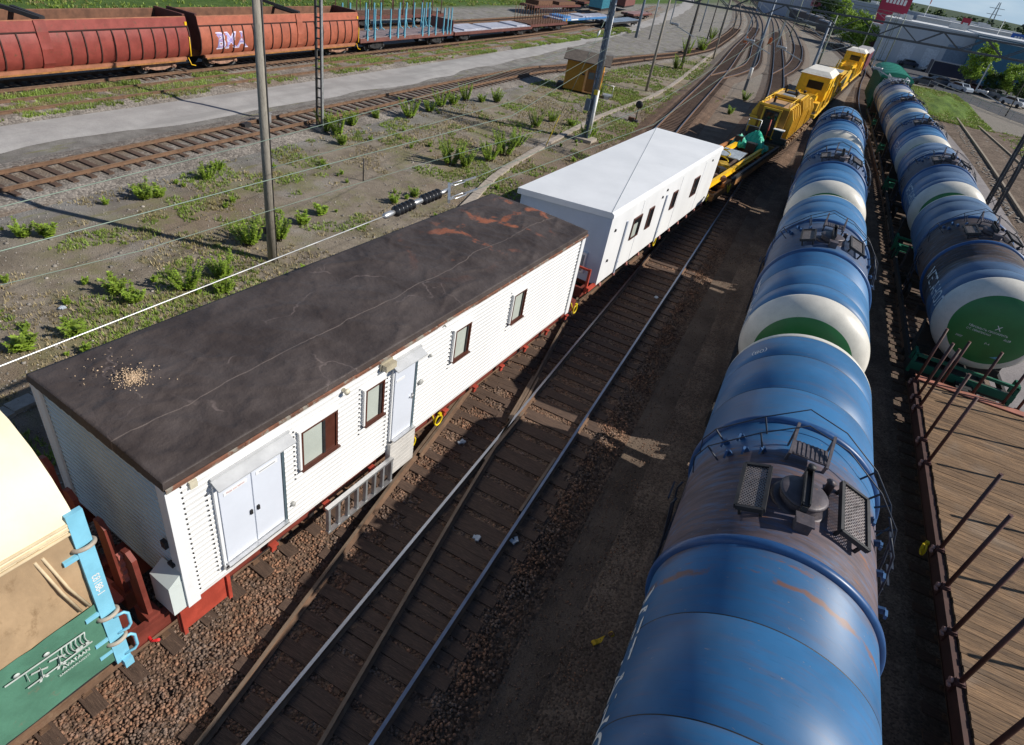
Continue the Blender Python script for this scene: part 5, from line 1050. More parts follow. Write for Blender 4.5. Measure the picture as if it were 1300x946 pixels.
for x in (-.95,.8):
    mb=MB(); mb.tube([(x,-6.4,3.3),(x,-6.4,3.75),(x,-2.7,3.75),(x,-2.7,3.3)],.03,6); mb.tube([(x,-4.6,3.3),(x,-4.6,3.75)],.03,6); mb.build('roof_rail',yellow,y2)
for k,(y,l) in enumerate(((-5.9,1.2),(-1.4,.9),(.7,1.1),(3.4,1.4))):
    mb=MB(); mb.box((-.1,y,[3.42,3.62,3.62,3.02][k]),(.9,l,.12)); mb.build('roof_hatch',greysteel if k%2 else dark,y2)
mb=MB(); mb.box((-1.25,-4.6,1.9),(.55,4.2,1.1)); mb.box((-1.3,-4.6,2.48),(.6,4.3,.06)); mb.build('side_tank',yellow2,y2)
mb=MB(); mb.box((1.05,-7.0,1.35),(.9,.5,.35)); mb.box((-.9,-7.1,1.5),(.7,.5,.6)); mb.build('front_gear',dark,y2)
# crane wagon with white roofed cab
def crane(label,y,L,cab0,cab1,zc,jib,wide=1.35):
    t=flat_wagon(label,L,2.9,yellow2,dark,YG,1.15); place(t,y)
    mb=MB(); z0=1.9; a=[(-wide,cab0),(wide,cab0),(wide,cab1),(-wide,cab1)]
    mb.box((0,(cab0+cab1)/2,(z0+zc)/2),(2*wide,cab1-cab0,zc-z0)); mb.box((0,(cab0+cab1)/2,1.55),(1.6,(cab1-cab0)*.7,.75),1); mb.build('cab',[yellow,dark],t)
    mb=MB(); o=.14; i_=.38; c0,c1=cab0,cab1
    mb.add([(-wide-o,c0-o,zc-.12),(wide+o,c0-o,zc-.12),(wide+o,c1+o,zc-.12),(-wide-o,c1+o,zc-.12),(-wide+i_,c0+i_,zc+.30),(wide-i_,c0+i_,zc+.30),(wide-i_,c1-i_,zc+.30),(-wide+i_,c1-i_,zc+.30)],[(0,1,5,4),(1,2,6,5),(2,3,7,6),(3,0,4,7),(4,5,6,7),(3,2,1,0)]); mb.build('roof',M('cab_roof_white',(.74,.70,.62),.5,0,.1,2),t)
    for x in (-wide,wide):
        s=1 if x>0 else -1
        for k in range(2):
            yy=cab0+.7+k*(cab1-cab0-1.4)*.6; mb=MB(); mb.box((x+s*.015,yy,zc-.95),(.03,.9,.7)); w_=mb.build('window',glass_d,t); mb=MB(); mb.box((x+s*.035,yy,zc-.95),(.03,.06,.75)); mb.box((x+s*.035,yy,zc-1.33),(.03,1.0,.06)); mb.build('window_bar',yellow,w_)
    mb=MB(); mb.box((.2,cab0-.015,zc-.95),(1.4,.03,.7)); mb.build('window',glass_d,t)
    for x in (-.8,.75):
        mb=MB(); mb.bar((x,cab0-.5,2.2),(x,jib,2.5),.30,.42); 
        for k in range(6): yy=cab0-.5+(jib-cab0+.5)*k/6; mb.bar((x,yy,2.0),(x,yy+(jib-cab0+.5)/12,2.7),.08)
        mb.build('jib_beam',yellow,t)
    mb=MB()
    for k in range(7): mb.box((0,cab0-.5+(jib-cab0)*k/7,2.45),(1.7,.12,.1))
    mb.build('jib_cross_members',yellow2,t)
    for s in (-1,1):
        for k in range(8):
            yy=-L/2+1+k*(L-2)/7; mb=MB(); mb.bar((s*1.4,yy,1.2),(s*(1.40-.12*(k%2)),yy+.6,2.1+.9*((k*37)%5)/5),.14,.22); mb.build('side_strut',yellow if k%3 else yellow2,t)
    mb=MB(); mb.box((0,cab0-1.0,1.6),(2.5,1.6,.7)); mb.box((0,cab1+1.4,1.6),(2.4,2.2,.8)); mb.box((.6,cab1+1.2,2.1),(.9,1.2,.3),1); mb.build('winch_housing',[yellow2,dark],t)
    mb=MB()
    for z in (2.0,2.5,3.0): mb.tube([(-1.45,cab1+.2,z),(-1.45,cab1+3,z)],.035,6)
    for yy in (cab1+.2,cab1+1.6,cab1+3): mb.tube([(-1.45,yy,1.2),(-1.45,yy,3.0)],.035,6)
    mb.build('rail_fence',yellow,t)
    return t
crane('yellow crane wagon with white hipped cab roof, nearer one',74.0,17.5,-5.6,.8,4.2,-8.4)
y5=flat_wagon('low yellow wagon with tan machine deck between the two cranes',16.5,2.9,yellow2,tan,YG,1.15); place(y5,92.5)
mb=MB(); mb.box((-.2,2.2,1.9),(2.2,6.5,1.3)); mb.box((-.2,2.2,2.6),(2.4,6.8,.12)); mb.box((0,-4.5,1.5),(1.8,5,.5)); mb.build('engine_housing',yellow2,y5)
mb=MB(); mb.box((-.2,2.2,2.69),(1.6,4,.06)); mb.build('grey_hatch',greysteel,y5)
mb=MB(); mb.prism([(-4.5,1.3),(4.5,1.6),(5.4,2.6),(4.8,2.9),(-5.0,2.1)],1.2,1.45,'yz'); mb.build('yellow_side_arm',yellow,y5)
mb=MB(); mb.prism([(-6.8,.9),(-4.8,1.3),(-5,1.7),(-6.9,1.25)],1.2,1.45,'yz'); mb.build('arm_tip',M('orange_paint',(.5,.2,.05),.6),y5)
for k in range(6): mb=MB(); mb.bar((-1.3,-7+k*2.2,1.2),(-1.2,-6.4+k*2.2,2.2),.12); mb.build('side_strut',yellow,y5)
crane('yellow crane wagon with white hipped cab roof, farther one',113.0,18,2,7,4.1,-6.5)
y7=thing('maroon_wagon','dark maroon wagon at the far end of the yellow train','wagon'); place(y7,132)
mb=MB(); mb.box((0,0,2.3),(2.7,13,2.6)); mb.build('body',M('maroon_body',(.13,.03,.04),.5),y7); mb=MB(); mb.prism([(-1.4,3.55),(1.4,3.55),(.9,3.95),(-.9,3.95)],-6.6,6.6,'xz'); mb.build('roof',M('dull_roof',(.35,.33,.33),.6),y7)
mb=MB(); mb.box((0,0,.8),(2.4,13,.4)); mb.build('underframe',dark,y7)
# ================================================================ HUT, TROUGH, SIGNALS
och=M('ochre_boards',(.42,.215,.022),.65,0,.12,3,(.30,.15,.03),(.6,.75),.3,6,(10,10,.7))
HB=gp(714,113,-.3); HB2=gp(757,122,-.3); hd=(HB2-HB).normalized(); hyaw=math.atan2(hd.y,hd.x)
hut=thing('ochre_hut','small ochre wooden hut with brown pitched roof beside the big steel mast','hut',(HB.x,HB.y,-.34),hyaw)
HL,HWD,HH=(HB2-HB).length+.15,2.3,2.72
mb=MB(); mb.prism([(0,.15),(HL,.15),(HL,HH),(HL/2+.1,HH+.02),(0,HH)],0,HWD,'xz')
for k in range(int(HL/.14)): mb.box((.07+k*.14,-.012,HH/2+.1),(.02,.024,HH-.15))
mb.prism([(0,HH),(HWD,HH),(HWD/2,HH+.45)],HL-.06,HL,'yz'); mb.prism([(0,HH),(HWD,HH),(HWD/2,HH+.45)],0,.06,'yz')
mb.build('wall',och,hut)
mb=MB(); rfm=M('hut_roof_brown',(.095,.078,.065),.8,0,.25,3,(.15,.125,.105),(.55,.7),.4,14)
for s in (-1,1):
    y0=HWD/2; y1_=HWD/2+s*(HWD/2+.45); mb.prism([(y0,HH+.55),(y1_,HH-.12),(y1_,HH-.05),(y0,HH+.63)],-.35,HL+.55,'yz')
mb.build('roof',rfm,hut)
mb=MB(); mb.box((HL-.95,-.03,1.15),(.8,.06,1.9)); d=mb.build('door',M('hut_door_brown',(.26,.11,.02),.6,0,.15,3),hut)
mb=MB(); mb.box((HL-1.42,-.05,1.15),(.18,.12,2.0)); mb.box((HL-.5,-.05,1.15),(.1,.12,2.0)); mb.box((HL-.95,-.06,.2),(1.1,.2,.1)); mb.build('door_frame',M('orange_trim',(.72,.36,.13),.6),hut)
mb=MB(); mb.box((HL-.95,-.05,1.6),(.5,.08,.55)); mb.build('window',M('hut_glass',(.12,.14,.15),.1),hut)
mb=MB(); mb.box((HL+.02,HWD*.5,1.55),(.08,.8,.9)); mb.build('window_frame',M('orange_trim',(.5,.2,.05)),hut); mb=MB(); mb.box((HL+.05,HWD*.5,1.55),(.06,.6,.7)); mb.build('window',M('hut_glass',(.12,.14,.15)),hut)
mb=MB(); mb.box((.85*HL/2+.2,-.03,1.6),(.22,.04,.14)); mb.build('vent',dark,hut)
mb=MB(); mb.box((HL+.8,.4,.22),(.9,1.0,.12)); mb.box((HL+.75,-.2,.1),(.4,.4,.3)); 
for x in (HL+.35,HL+1.2): mb.tube([(x,-.1,.2),(x,-.1,1.15)],.03,6)
mb.tube([(HL+.2,-.1,1.15),(HL+1.3,-.1,1.15)],.03,6); mb.build('step_and_rail',greysteel,hut)
mb=MB(); mb.box((-.35,.5,.3),(.5,.9,.55)); mb.build('log_box',dark,hut)
tr=[gp(-60,560),gp(0,527),gp(45,506),gp(240,428),gp(540,300),gp(640,214),gp(755,151),gp(830,121),gp(870,95),gp(925,52),gp(960,35)]
ct_=thing('cable_trough','line of weathered concrete cable trough covers beside the yard tracks','cable trough')
fr=frames(smooth_path([(p.x,p.y) for p in tr],1.0)); mb=MB()
for i,(p,d,r) in enumerate(fr[:-1]):
    L=(fr[i+1][0]-p).length; mb.box((p.x+R.uniform(-.015,.015),p.y+L/2*d.y,-.31+R.uniform(-.012,.012)),(.40,max(.2,L-.02),.12),0,math.atan2(-d.x,d.y)+R.uniform(-.015,.015))
mb.build('cover_slabs',concrete,ct_)
def dwarf(px,py,label,col):
    p=gp(px,py,-.34); t=thing('dwarf_signal',label,'signal',p)
    mb=MB(); mb.tube([(0,0,0),(0,0,1.15)],.04,8); mb.box((0,0,.08),(.4,.4,.16)); mb.build('post',dark,t)
    mb=MB(); mb.lathe([(.05,-.08),(.28,-.06),(.30,0),(.28,.08),(.12,.10),(0,.12)],(0,0,1.35),'y',20); mb.build('lamp_head',col,t); mb=MB(); mb.box((-.35,.1,.15),(.5,.3,.25)); mb.build('point_motor',rustm,t)
dwarf(806,155,'round headed dwarf signal with dark lamp behind the smooth white cabin',dark)
for i,(px,py,l) in enumerate(((945,56,'small orange point marker left of the curved far tracks'),(976,57,'small orange point marker between the far tracks'),(1043,57,'orange point marker by the far mast foot'))):
    p=gp(px,py,-.34); t=thing('point_marker',l,'marker',p); mb=MB(); mb.prism([(-.35,.0),(.35,.0),(.3,1.3),(-.1,1.5),(-.3,1.2)],-.12,.12,'xz'); mb.build('board',M('marker_orange',(.65,.16,.04),.5),t); mb=MB(); mb.box((0,0,.05),(.8,.6,.12)); mb.build('base',dark,t)
mbx=thing('trackside_box','small grey switch cabinet on the through track beside the lattice mast','switch box',gp(337,158,-.34),.1)
mb=MB(); mb.box((0,0,.35),(.5,.4,.5)); mb.box((0,0,.62),(.56,.46,.05)); mb.build('cabinet',greysteel,mbx); mb=MB(); mb.tube([(0,0,-.02),(0,0,.2)],.06,8); mb.build('foot',dark,mbx)
for k in range(2): mb=MB(); mb.box((0,k*1.2-1.5,.2),(.3,.5,.3)); mb.build('point_lock',dark,mbx)
bs=thing('brake_shoe','yellow rusty brake shoe lying on the dark walkway left of the nearest tank','brake shoe',gp(765,813,-.30),.95)
mb=MB(); mb.prism([(-.24,.0),(.24,.0),(.26,.035),(.20,.055),(-.12,.05),(-.2,.09),(-.26,.08)],-.045,.045,'xz'); mb.lathe([(.05,-.05),(.05,.05)],(.2,0,.05),'y',12); mb.build('shoe',M('shoe_yellow',(.62,.38,.01),.5,0,.2,6,(.12,.05,.02),(.62,.7)),bs); mb=MB(); mb.box((.17,0,.09),(.07,.06,.06)); mb.build('handle',rustm,bs)
for px,py,l in ((605,683,'pale blue crumpled litter between the crossover rails'),(587,563,'tiny white paper scrap on a lit sleeper'),(652,687,'grey plastic scrap beside the shiny rail'),(832,378,'pale grey scrap between the sleepers near the smooth cabin'),(78,392,'white paper scrap on the earth near the dark roof')):
    t=tag(MB().build('litter',letter),l,'litter'); mb=MB(); p=gp(px,py,-.16 if px>100 else -.34)
    for k in range(3): mb.box((p.x+R.uniform(-.05,.05),p.y+R.uniform(-.05,.05),p.z+.03),(.13,.08,.03),0,R.uniform(0,3),R.uniform(-.5,.5))
    bpy.data.objects.remove(t); tag(mb.build('litter',M('litter_pale',(.5,.56,.62),.5)),l,'litter')
# ================================================================ POLES, MASTS, GANTRY, WIRES
def lattice(mb,a,b,w0,w1,n,cw=.06,dw=.035):
    """four-post braced lattice from a to b"""
    a,b=Vector(a),Vector(b); d=(b-a).normalized(); u=d.cross(Vector((0,1,0)) if abs(d.y)<.9 else Vector((1,0,0))).normalized(); v=d.cross(u)
    cs=[(1,1),(1,-1),(-1,-1),(-1,1)]; pt=lambda t,c:a.lerp(b,t)+(u*c[0]+v*c[1])*((w0+(w1-w0)*t)/2)
    for c in cs: mb.bar(pt(0,c),pt(1,c),cw)
    for i in range(n):
        for k in range(4):
            c,e=cs[k],cs[(k+1)%4]
            if i%2: c,e=e,c
            mb.bar(pt(i/n,c),pt((i+1)/n,e),dw,.02)
wp=thing('wooden_pole','thick weathered wooden pole standing left of the dark roofed cabin','pole',gp(346,331,-.36))
mb=MB(); mb.tube([(0,0,-.1),(.0,0,4),(-.02,.02,9.8)],[.155,.14,.115],14); mb.build('pole',wood_o,wp)
mb=MB(); mb.box((-.14,-.1,1.15),(.12,.1,.22)); mb.tube([(.13,.08,-.1),(.125,.07,9.7)],.025,6); mb.build('bracket',dark,wp)
lm=thing('lattice_mast','slim lattice mast with bright steel face beside the through track','mast',gp(406,166,-.36))
mb=MB(); 
for x in (-.17,.17): mb.box((x,0,5),(.09,.12,10.2))
for k in range(20): mb.box((0,0,.3+k*.5),(.34,.05,.07))
mb.build('mast_frame',M('mast_dark',(.07,.065,.06),.6,0,.2,3),lm)
mb=MB(); mb.box((.235,0,5),(.035,.13,10.2)); mb.build('steel_face',greysteel,lm); mb=MB(); mb.box((0,0,.1),(.8,.7,.3)); mb.build('footing',concrete,lm)
mb=MB(); mb.bar((-.2,0,8.7),(-2.2,-.4,10.0),.06); mb.build('arm',greysteel,lm)
def far_mast(px,py,h,label,mat,w=.16,base_white=False,arms=0,group=None,lean=0):
    p=gp(px,py,-.36); t=thing('catenary_mast',label,'mast',p,0,group)
    mb=MB(); mb.tube([(0,0,-.1),(0,0,h*.5),(lean,0,h)],[w,w*.85,w*.65],8); mb.build('pole',mat,t)
    if base_white: mb=MB(); mb.lathe([(w+.02,1.3),(w+.02,2.5),(w,2.55)],(0,0,0),'z',12); mb.build('white_guard',letter,t)
    for k in range(arms):
        z=h-.6-k*1.3; s=-1 if k%2==0 else 1
        mb=MB(); mb.bar((0,0,z),(s*3.0,0,z+.25),.06); mb.bar((0,0,z-1.1),(s*2.6,0,z+.15),.05); mb.lathe([(.06,-.2),(.09,-.1),(.06,0),(.09,.1),(.06,.2)],(s*2.2,0,z+.05),'x',8); mb.build('arm',greysteel,t)
    return t
pg=M('mast_pale_green',(.20,.23,.17),.6,0,.12,2); pdk=M('mast_dark_wood',(.085,.075,.065),.8,0,.2,2)
GM='catenary masts and poles along the yard'
far_mast(820,116,10.,'slender grey pole right of the ochre hut',wood_o,.14,False,0,GM)
far_mast(864,88,10.,'dark thick pole standing by the far bushes',pdk,.20,False,0,GM)
far_mast(807,48,9.5,'blue steel mast beside the far road bend',steelblue,.24,False,0,GM)
far_mast(824,50,9.5,'lattice-like thin grey mast next to the blue far mast',greysteel,.15,False,0,GM)
far_mast(945,115,10.,'dark mast between the curved main line and the branch tracks',steelblue,.17,True,1,GM)
far_mast(1008,145,8.9,'steel blue mast with cross arms rising left of the yellow crane',steelblue,.17,False,2,GM)
far_mast(1033,95,8.6,'pale green mast just left of the yellow crane cab',pg,.17,False,2,GM)
for px,py,h,l,m in ((897,52,9,'thin dark pole in the far thicket',pdk),(905,75,9,'grey pole at the far end of the cable trough',wood_o),(888,40,9,'far blue grey mast beside the distant road',steelblue),(912,48,9,'second thin pole behind the far thicket',pdk),(930,40,9,'far pole where the trough meets the main line',wood_o),(1002,48,9,'pale mast among the far branch tracks',pg),(1087,76,9.5,'pale mast left of the farther yellow crane',pg),(1105,82,9.8,'tall pale green mast rising by the farther yellow crane',pg),(1123,80,9.8,'tall pale green mast behind the green wagon roof',pg),(958,30,9,'far grey mast in the middle of the yard throat',steelblue),(1020,40,9,'thin dark mast near the distant dark wagons',pdk)):
    far_mast(px,py,h,l,m,.13,False,1,GM)
# portal gantry
gt=thing('portal_gantry','steel lattice portal gantry spanning all tracks beyond the white cabins','gantry',(0,41.06,0))
mb=MB(); lattice(mb,(-13.1,0,-.4),(-13.3,0,10.1),.30,.26,22,.06,.035); mb.box((-13.2,.0,4.9),(.15,.18,10.2),0,0,0,-.02); lg=mb.build('leg',steelblue,gt)
mb=MB(); mb.tube([(-12.90,-.15,.2),(-12.93,-.15,3.0)],.11,10); mb.build('white_cable_guard',letter,lg)
mb=MB(); mb.tube([(-12.95,-.2,3.0),(-13.0,-.2,6),(-13.08,-.2,10)],.04,6); mb.tube([(-12.9,-.2,3.0),(-13.0,-.24,8)],.025,6); mb.build('cables',greysteel,lg)
mb=MB(); mb.box((-13.38,-.25,2.0),(.34,.3,.7)); mb.build('switch_cabinet',steelblue,lg); mb=MB(); mb.box((-12.95,-.48,2.9),(.25,.03,.3)); mb.build('warning_plate',hoseY,lg)
mb=MB(); mb.box((-13.1,0,-.3),(1.2,1.2,.3)); mb.build('footing',concrete,lg)
mb=MB(); lattice(mb,(10.55,0,-.4),(10.2,0,10.1),.58,.40,16,.10,.06); mb.build('leg',M('leg_dark',(.05,.05,.055),.5,.2),gt)
mb=MB()
for y in (-.3,.3):
    for z in (8.85,9.50): mb.bar((-13.3,y,z-.03),(10.3,y,z+.50*1),.085)
N=24
for y in (-.3,.3):
    for k in range(N):
        x0=-13.3+23.6*k/N; x1=-13.3+23.6*(k+1)/N; zf=lambda x,z:z-.03+.53*(x+13.3)/23.6
        a,b=(8.85,9.5) if k%2 else (9.5,8.85); mb.bar((x0,y,zf(x0,a)),(x1,y,zf(x1,b)),.04)
for k in range(N+1):
    x0=-13.3+23.6*k/N
    for z in (8.85,9.5): mb.bar((x0,-.3,z-.03+.53*(x0+13.3)/23.6),(x0,.3,z-.03+.53*(x0+13.3)/23.6),.035)
mb.build('beam',M('beam_dark',(.075,.08,.085),.5,.2,.15,2),gt)
for x in (-9.5,-5.0,-3.2,1.9,7.0):
    mb=MB(); mb.bar((x,0,8.9),(x,0,7.6),.06); mb.bar((x,0,7.7),(x+1.6,0,7.2),.045); mb.lathe([(.05,-.25),(.09,-.15),(.05,-.05),(.09,.05),(.05,.15),(.09,.25)],(x+.3,0,7.65),'x',8); mb.build('drop_arm',greysteel,gt)
# far portal
g2=thing('portal_gantry','second pale gantry with slanting arms far behind the yellow cranes','gantry',(0,178,0))
mb=MB()
for x in (-14,-2,9): lattice(mb,(x,0,-.4),(x,0,9.5),.5,.4,10,.08,.04)
for z in (8.9,9.6): mb.bar((-14,0,z),(9,0,z),.1)
for k in range(18): x=-14+k*23/18; mb.bar((x,0,8.9 if k%2 else 9.6),(x+23/18,0,9.6 if k%2 else 8.9),.05)
mb.build('frame',pg,g2)
def wire(label,pts,r,mat,sag=0.,cat='wire',name='overhead_wire',group='overhead wires'):
    P=[]
    for a,b in zip(pts[:-1],pts[1:]):
        a,b=Vector(a),Vector(b)
        for k in range(12):
            t=k/12; q=a.lerp(b,t); q.z-=sag*4*t*(1-t); P.append(q)
    P.append(Vector(pts[-1])); mb=MB(); mb.tube(P,r*.72,6); return tag(mb.build(name,mat),label,cat,group)
def wz(px,py,z=6.): return gp(px,py,z)
wire('thick pale steel wire running to the black ribbed insulators above the dark roof',[wz(-160,531,6.3),wz(0,465,6.3),wz(488,274.5,6.3)],.0125,M('bright_strand',(.62,.62,.60),.35,.5),0)
iz=6.3
ins=thing('insulator_string','pair of black ribbed insulators with bright clevis links above the dark roof','insulator')
def axis_pts(a,b): return wz(*a,iz),wz(*b,iz)
def along(name,a,b,prof,mat,par,n=18):
    a,b=axis_pts(a,b); d=(b-a); L=d.length; mb=MB(); mb.lathe([(r,t*L) for r,t in prof],(0,0,0),'z',n); o=mb.build(name,mat,par); o.rotation_euler=d.to_track_quat('Z','Y').to_euler(); o.location=a; return o
ribs=[(.02,0)]
for k in range(5): ribs+=[(.045,.06+k*.18),(.095,.11+k*.18),(.10,.15+k*.18),(.045,.19+k*.18)]
ribs.append((.02,1.))
along('ribbed_insulator',(499,270),(526,258),ribs,porcelain,ins); along('ribbed_insulator',(534,255),(559,245),ribs,porcelain,ins)
along('link_rod',(486,275.5),(502,268.5),[(.02,0),(.05,.15),(.05,.6),(.03,1)],alu,ins); along('link_rod',(523,259),(537,253.5),[(.035,0),(.05,.2),(.05,.8),(.035,1)],alu,ins); along('link_rod',(557,246),(570,241),[(.04,0),(.04,1)],alu,ins)
a,b=axis_pts((570,234),(570,256)); mb=MB(); mb.bar(a,b,.05,.07); mb.build('yoke_plate',alu,ins)
for a,b in (((570,236),(604,225)),((571,253),(606,240))):
    A,B=axis_pts(a,b); d=(B-A).normalized(); s=Vector((d.y,-d.x,0))*.045; mb=MB(); mb.bar(A,A+d*.1,.03)
    mb.tube([A+d*.12-s,A+d*.45-s,A+d*.5,A+d*.45+s,A+d*.12+s,A+d*.08,A+d*.12-s],.014,6); mb.bar(A+d*.5,B,.03); mb.build('turnbuckle',alu,ins)
wire('upper of the two wires leaving the turnbuckles beyond the insulators',[wz(604,225,6.3),wz(833,131,6.3),(-3.3,41,8.6)],.010,wireM)
wire('lower of the two wires leaving the turnbuckles beyond the insulators',[wz(606,240,6.3),wz(830,158,6.3),(-2.8,41,8.6)],.010,wireM)
wire('faint green wire crossing highest on the left of the wooden pole',[wz(-120,292),wz(0,263),wz(320,183),wz(560,117),(-12.9,41,6.2)],.012,wireM)
wire('green wire passing behind the wooden pole and ending at the big steel mast',[wz(-120,352),wz(0,319),wz(330,231.6),wz(650,147),(-12.9,41,5.0)],.013,wireM)
wire('thin green wire just above the one behind the wooden pole',[wz(345,213),wz(650,129),(-12.9,41,5.6)],.010,wireM)
wire('faint low green wire at the left edge near the dark roof',[wz(-90,385,5.6),wz(0,362,5.6),wz(180,318,5.6),wz(360,262,5.6),wz(540,207,5.6),wz(690,165,5.6)],.008,wireM)
for x,l in ((-5.2,'contact wire above the ladder track beyond the gantry'),(-3.2,'contact wire above the main track beyond the gantry'),(-9.6,'contact wire above the crossover track beyond the gantry'),(1.9,'contact wire over the inner tank row beyond the gantry')):
    wire(l,[(x,41,7.3),(x-.6,75,7.0),(x-3.5,115,6.8)],.014,wireD)
gw=thing('guy_wire','yellow sheathed guy wire slanting from the big steel mast to the weeds','guy wire'); A=gp(692,187,-.36); 
mb=MB(); T=Vector((-13.1,41.0,8.6)); B_=A.lerp(T,.22); mb.tube([A,B_],.03,6); mb.build('yellow_sheath',hoseY,gw); mb=MB(); mb.tube([B_,T],.012,6); mb.build('strand',wireM,gw); mb=MB(); q=A.lerp(T,.75); mb.tube([q-(T-A)*.02,q,q+(T-A)*.02],[.03,.07,.03],8); mb.build('guy_insulator',letter,gw)
sp=thing('iron_stake','short dark iron post standing alone on the earth strip','post',gp(461,230,-.36)); mb=MB(); mb.tube([(0,0,0),(0,0,1.1)],.03,6); mb.build('shaft',dark,sp)
# ================================================================ RIGHT BACKGROUND
for pts,l in (([(14.9,52),(15.6,75),(16.1,101)],'low pale stone edging along the service path'),([(19.7,50),(19.0,75),(18.2,98)],'low pale stone edging beside the planted rows')):
    fr=frames(smooth_path(pts,.8)); mb=MB(); t=thing('stone_edging',l,'kerb')
    for p,d,r in fr:
        for k in range(2): mb=MB(); mb.box((p.x+R.uniform(-.35,.35),p.y+R.uniform(-.4,.4),-.30),(R.uniform(.10,.24),R.uniform(.12,.3),R.uniform(.08,.16)),0,R.uniform(0,3)); mb.build('edging_stone',stoneM,t)
    mb=MB()
    for i,(p,d,r) in enumerate(fr[:-1]): mb.bar((p.x+.75,p.y,-.22),(fr[i+1][0].x+.75,fr[i+1][0].y,-.22),.18,.25)
    mb.build('timber_rail',M('kerb_timber',(.30,.25,.19),.8),t)
fl=thing('street_railing','steel railing along the street edge beside the planted rows','railing')
fr=frames(smooth_path([(58,79),(42,92.5),(28.2,110),(20.6,128),(15.5,142)],2.6))
mb=MB()
for i,(p,d,r) in enumerate(fr):
    mb.bar((p.x,p.y,-.35),(p.x,p.y,.75),.08)
    if i: q=fr[i-1][0]; mb.bar((q.x,q.y,.75),(p.x,p.y,.75),.09); mb.bar((q.x,q.y,.25),(p.x,p.y,.25),.05)
mb.build('rails_and_posts',greysteel,fl)
lampp=thing('street_lamp','dark slim lamp post rising from the street railing','street lamp',gp(1276,148,-.36)); mb=MB(); mb.tube([(0,0,0),(0,0,9)],[.09,.05],8); mb.build('post',pdk,lampp); mb=MB(); mb.box((.5,0,9),(1.0,.2,.1)); mb.build('lamp_head',greysteel,lampp)
# hall with blue and pale cladding
pale=M('hall_cladding_pale',(.52,.55,.60),.5,0,.05,.4,(.40,.44,.50),(.6,.8)); blue=M('hall_cladding_blue',(.045,.16,.25),.5,0,.06,.4); roofw=M('hall_roof_white',(.66,.67,.68),.6,0,.06,.2)
def hall(name,label,c,d,rz,mat,stripes=0,roofm=None,cat='building',zb=-.4,corr=True):
    t=thing(name,label,cat,(c[0],c[1],zb),rz); mb=MB(); mb.box((0,0,d[2]/2),d)
    if corr:
        n=int(d[0]/1.2)
        for k in range(n): mb.box((-d[0]/2+(k+.5)*d[0]/n,-d[1]/2-.03,d[2]/2),(.12,.06,d[2]-.2))
    mb.build('wall',mat,t); mb=MB(); mb.box((0,0,d[2]+.15),(d[0]+.5,d[1]+.5,.35)); mb.build('roof',roofm or roofw,t)
    for k in range(5): mb=MB(); mb.box((R.uniform(-.4,.4)*d[0],R.uniform(-.35,.35)*d[1],d[2]+.8),(R.uniform(1.5,4),R.uniform(1.5,3),R.uniform(.6,1.3))); mb.build('roof_vent',greysteel,t)
    return t
h1=hall('warehouse','pale corrugated warehouse with loading doors behind the parked lorries',(17.2,195),(19,30,8.6),-.06,pale)
for x,w in ((-8,3.2),(-3.5,3.2),(1.5,3.2)): mb=MB(); mb.box((x+1.0,-15.08,2.3),(w*.85,.1,4.2)); mb.build('loading_door',M('dock_door',(.62,.65,.70),.5),h1)
mb=MB(); mb.box((7.2,-15.08,3.2),(4.4,.08,5.6)); mb.build('grey_panel',M('hall_panel_blue_grey',(.20,.27,.36),.5),h1)
h2=hall('warehouse','long blue corrugated warehouse with white roof edge behind the birches',(57.5,191),(62,34,8.9),-.06,blue)
mb=MB(); mb.box((0,-17.1,8.4),(62,.12,.5)); mb.build('white_fascia',white2,h2)
h3=hall('shop_hall','white flat roofed shop hall on the skyline',(52,300),(60,40,9.5),-.1,roofw)
h4=hall('shop_hall','lilac grey long shed behind the red billboard',(-2,330),(70,30,10.5),-.1,M('shed_lilac_grey',(.42,.44,.52),.6,0,.05,.3))
mb=MB(); mb.box((-12,-15.1,7.6),(4,.1,3.2)); mb.build('red_logo_panel',M('logo_pale_red',(.55,.15,.2),.5),h4)
h5=hall('shop_hall','grey shed with white fascia right of the red billboard',(36,345),(52,30,10.),-.1,M('shed_blue_grey',(.38,.42,.50),.6,0,.05,.3))
h6=hall('shop_hall','low white building with coloured sign boards before the sheds',(18,235),(26,20,6.0),-.1,M('low_hall_grey',(.50,.52,.54),.5,0,.06,.4))
for x,c in ((-8,(.5,.04,.05)),(-4,(.62,.64,.66)),(1,(.6,.42,.03)),(5,(.08,.1,.3))): mb=MB(); mb.box((x,-10.1,6.7),(2.6,.2,1.4)); mb.build('sign_board',M('board_%d'%int(x+20),c,.5),h6)
h7=hall('garage','dark maroon low garage beside the farther yellow crane',(10.0,190),(9,16,4.2),.0,M('garage_maroon',(.10,.04,.05),.6))
def signtower(label,x,y,w,h,zb,col,txt,vert=False,size=1.2):
    t=thing('sign_tower',label,'sign',(x,y,-.4)); mb=MB(); mb.box((0,0,zb/2),(.4,.4,zb)); mb.build('mast',greysteel,t); mb=MB(); mb.box((0,0,zb+h/2),(w,.6,h)); p=mb.build('board',M('sign_'+str(col),col,.45,0,.05,1),t)
    mb=MB(); rg=random.Random(5)
    for k in range(txt):
        if vert: mb.box((0,-.32,zb+h*(.12+.76*(k+.5)/txt)),(w*rg.uniform(.5,.62),.03,h*.5/txt))
        else: mb.box((-w*.36+w*.72*(k+.5)/txt,-.32,zb+h-size*.95),(w*.5/txt,.03,size*rg.uniform(.6,.85)))
    mb.build('sign_lettering',letter,p)
signtower('tall deep red billboard tower with white top lettering',9.6,231,7.8,10.8,3.2,(.33,.012,.05),6,False,1.7)
signtower('slim red sign mast with vertical white letters on the skyline',32.6,262,2.5,8.2,3.5,(.42,.02,.05),3,True,2.0)
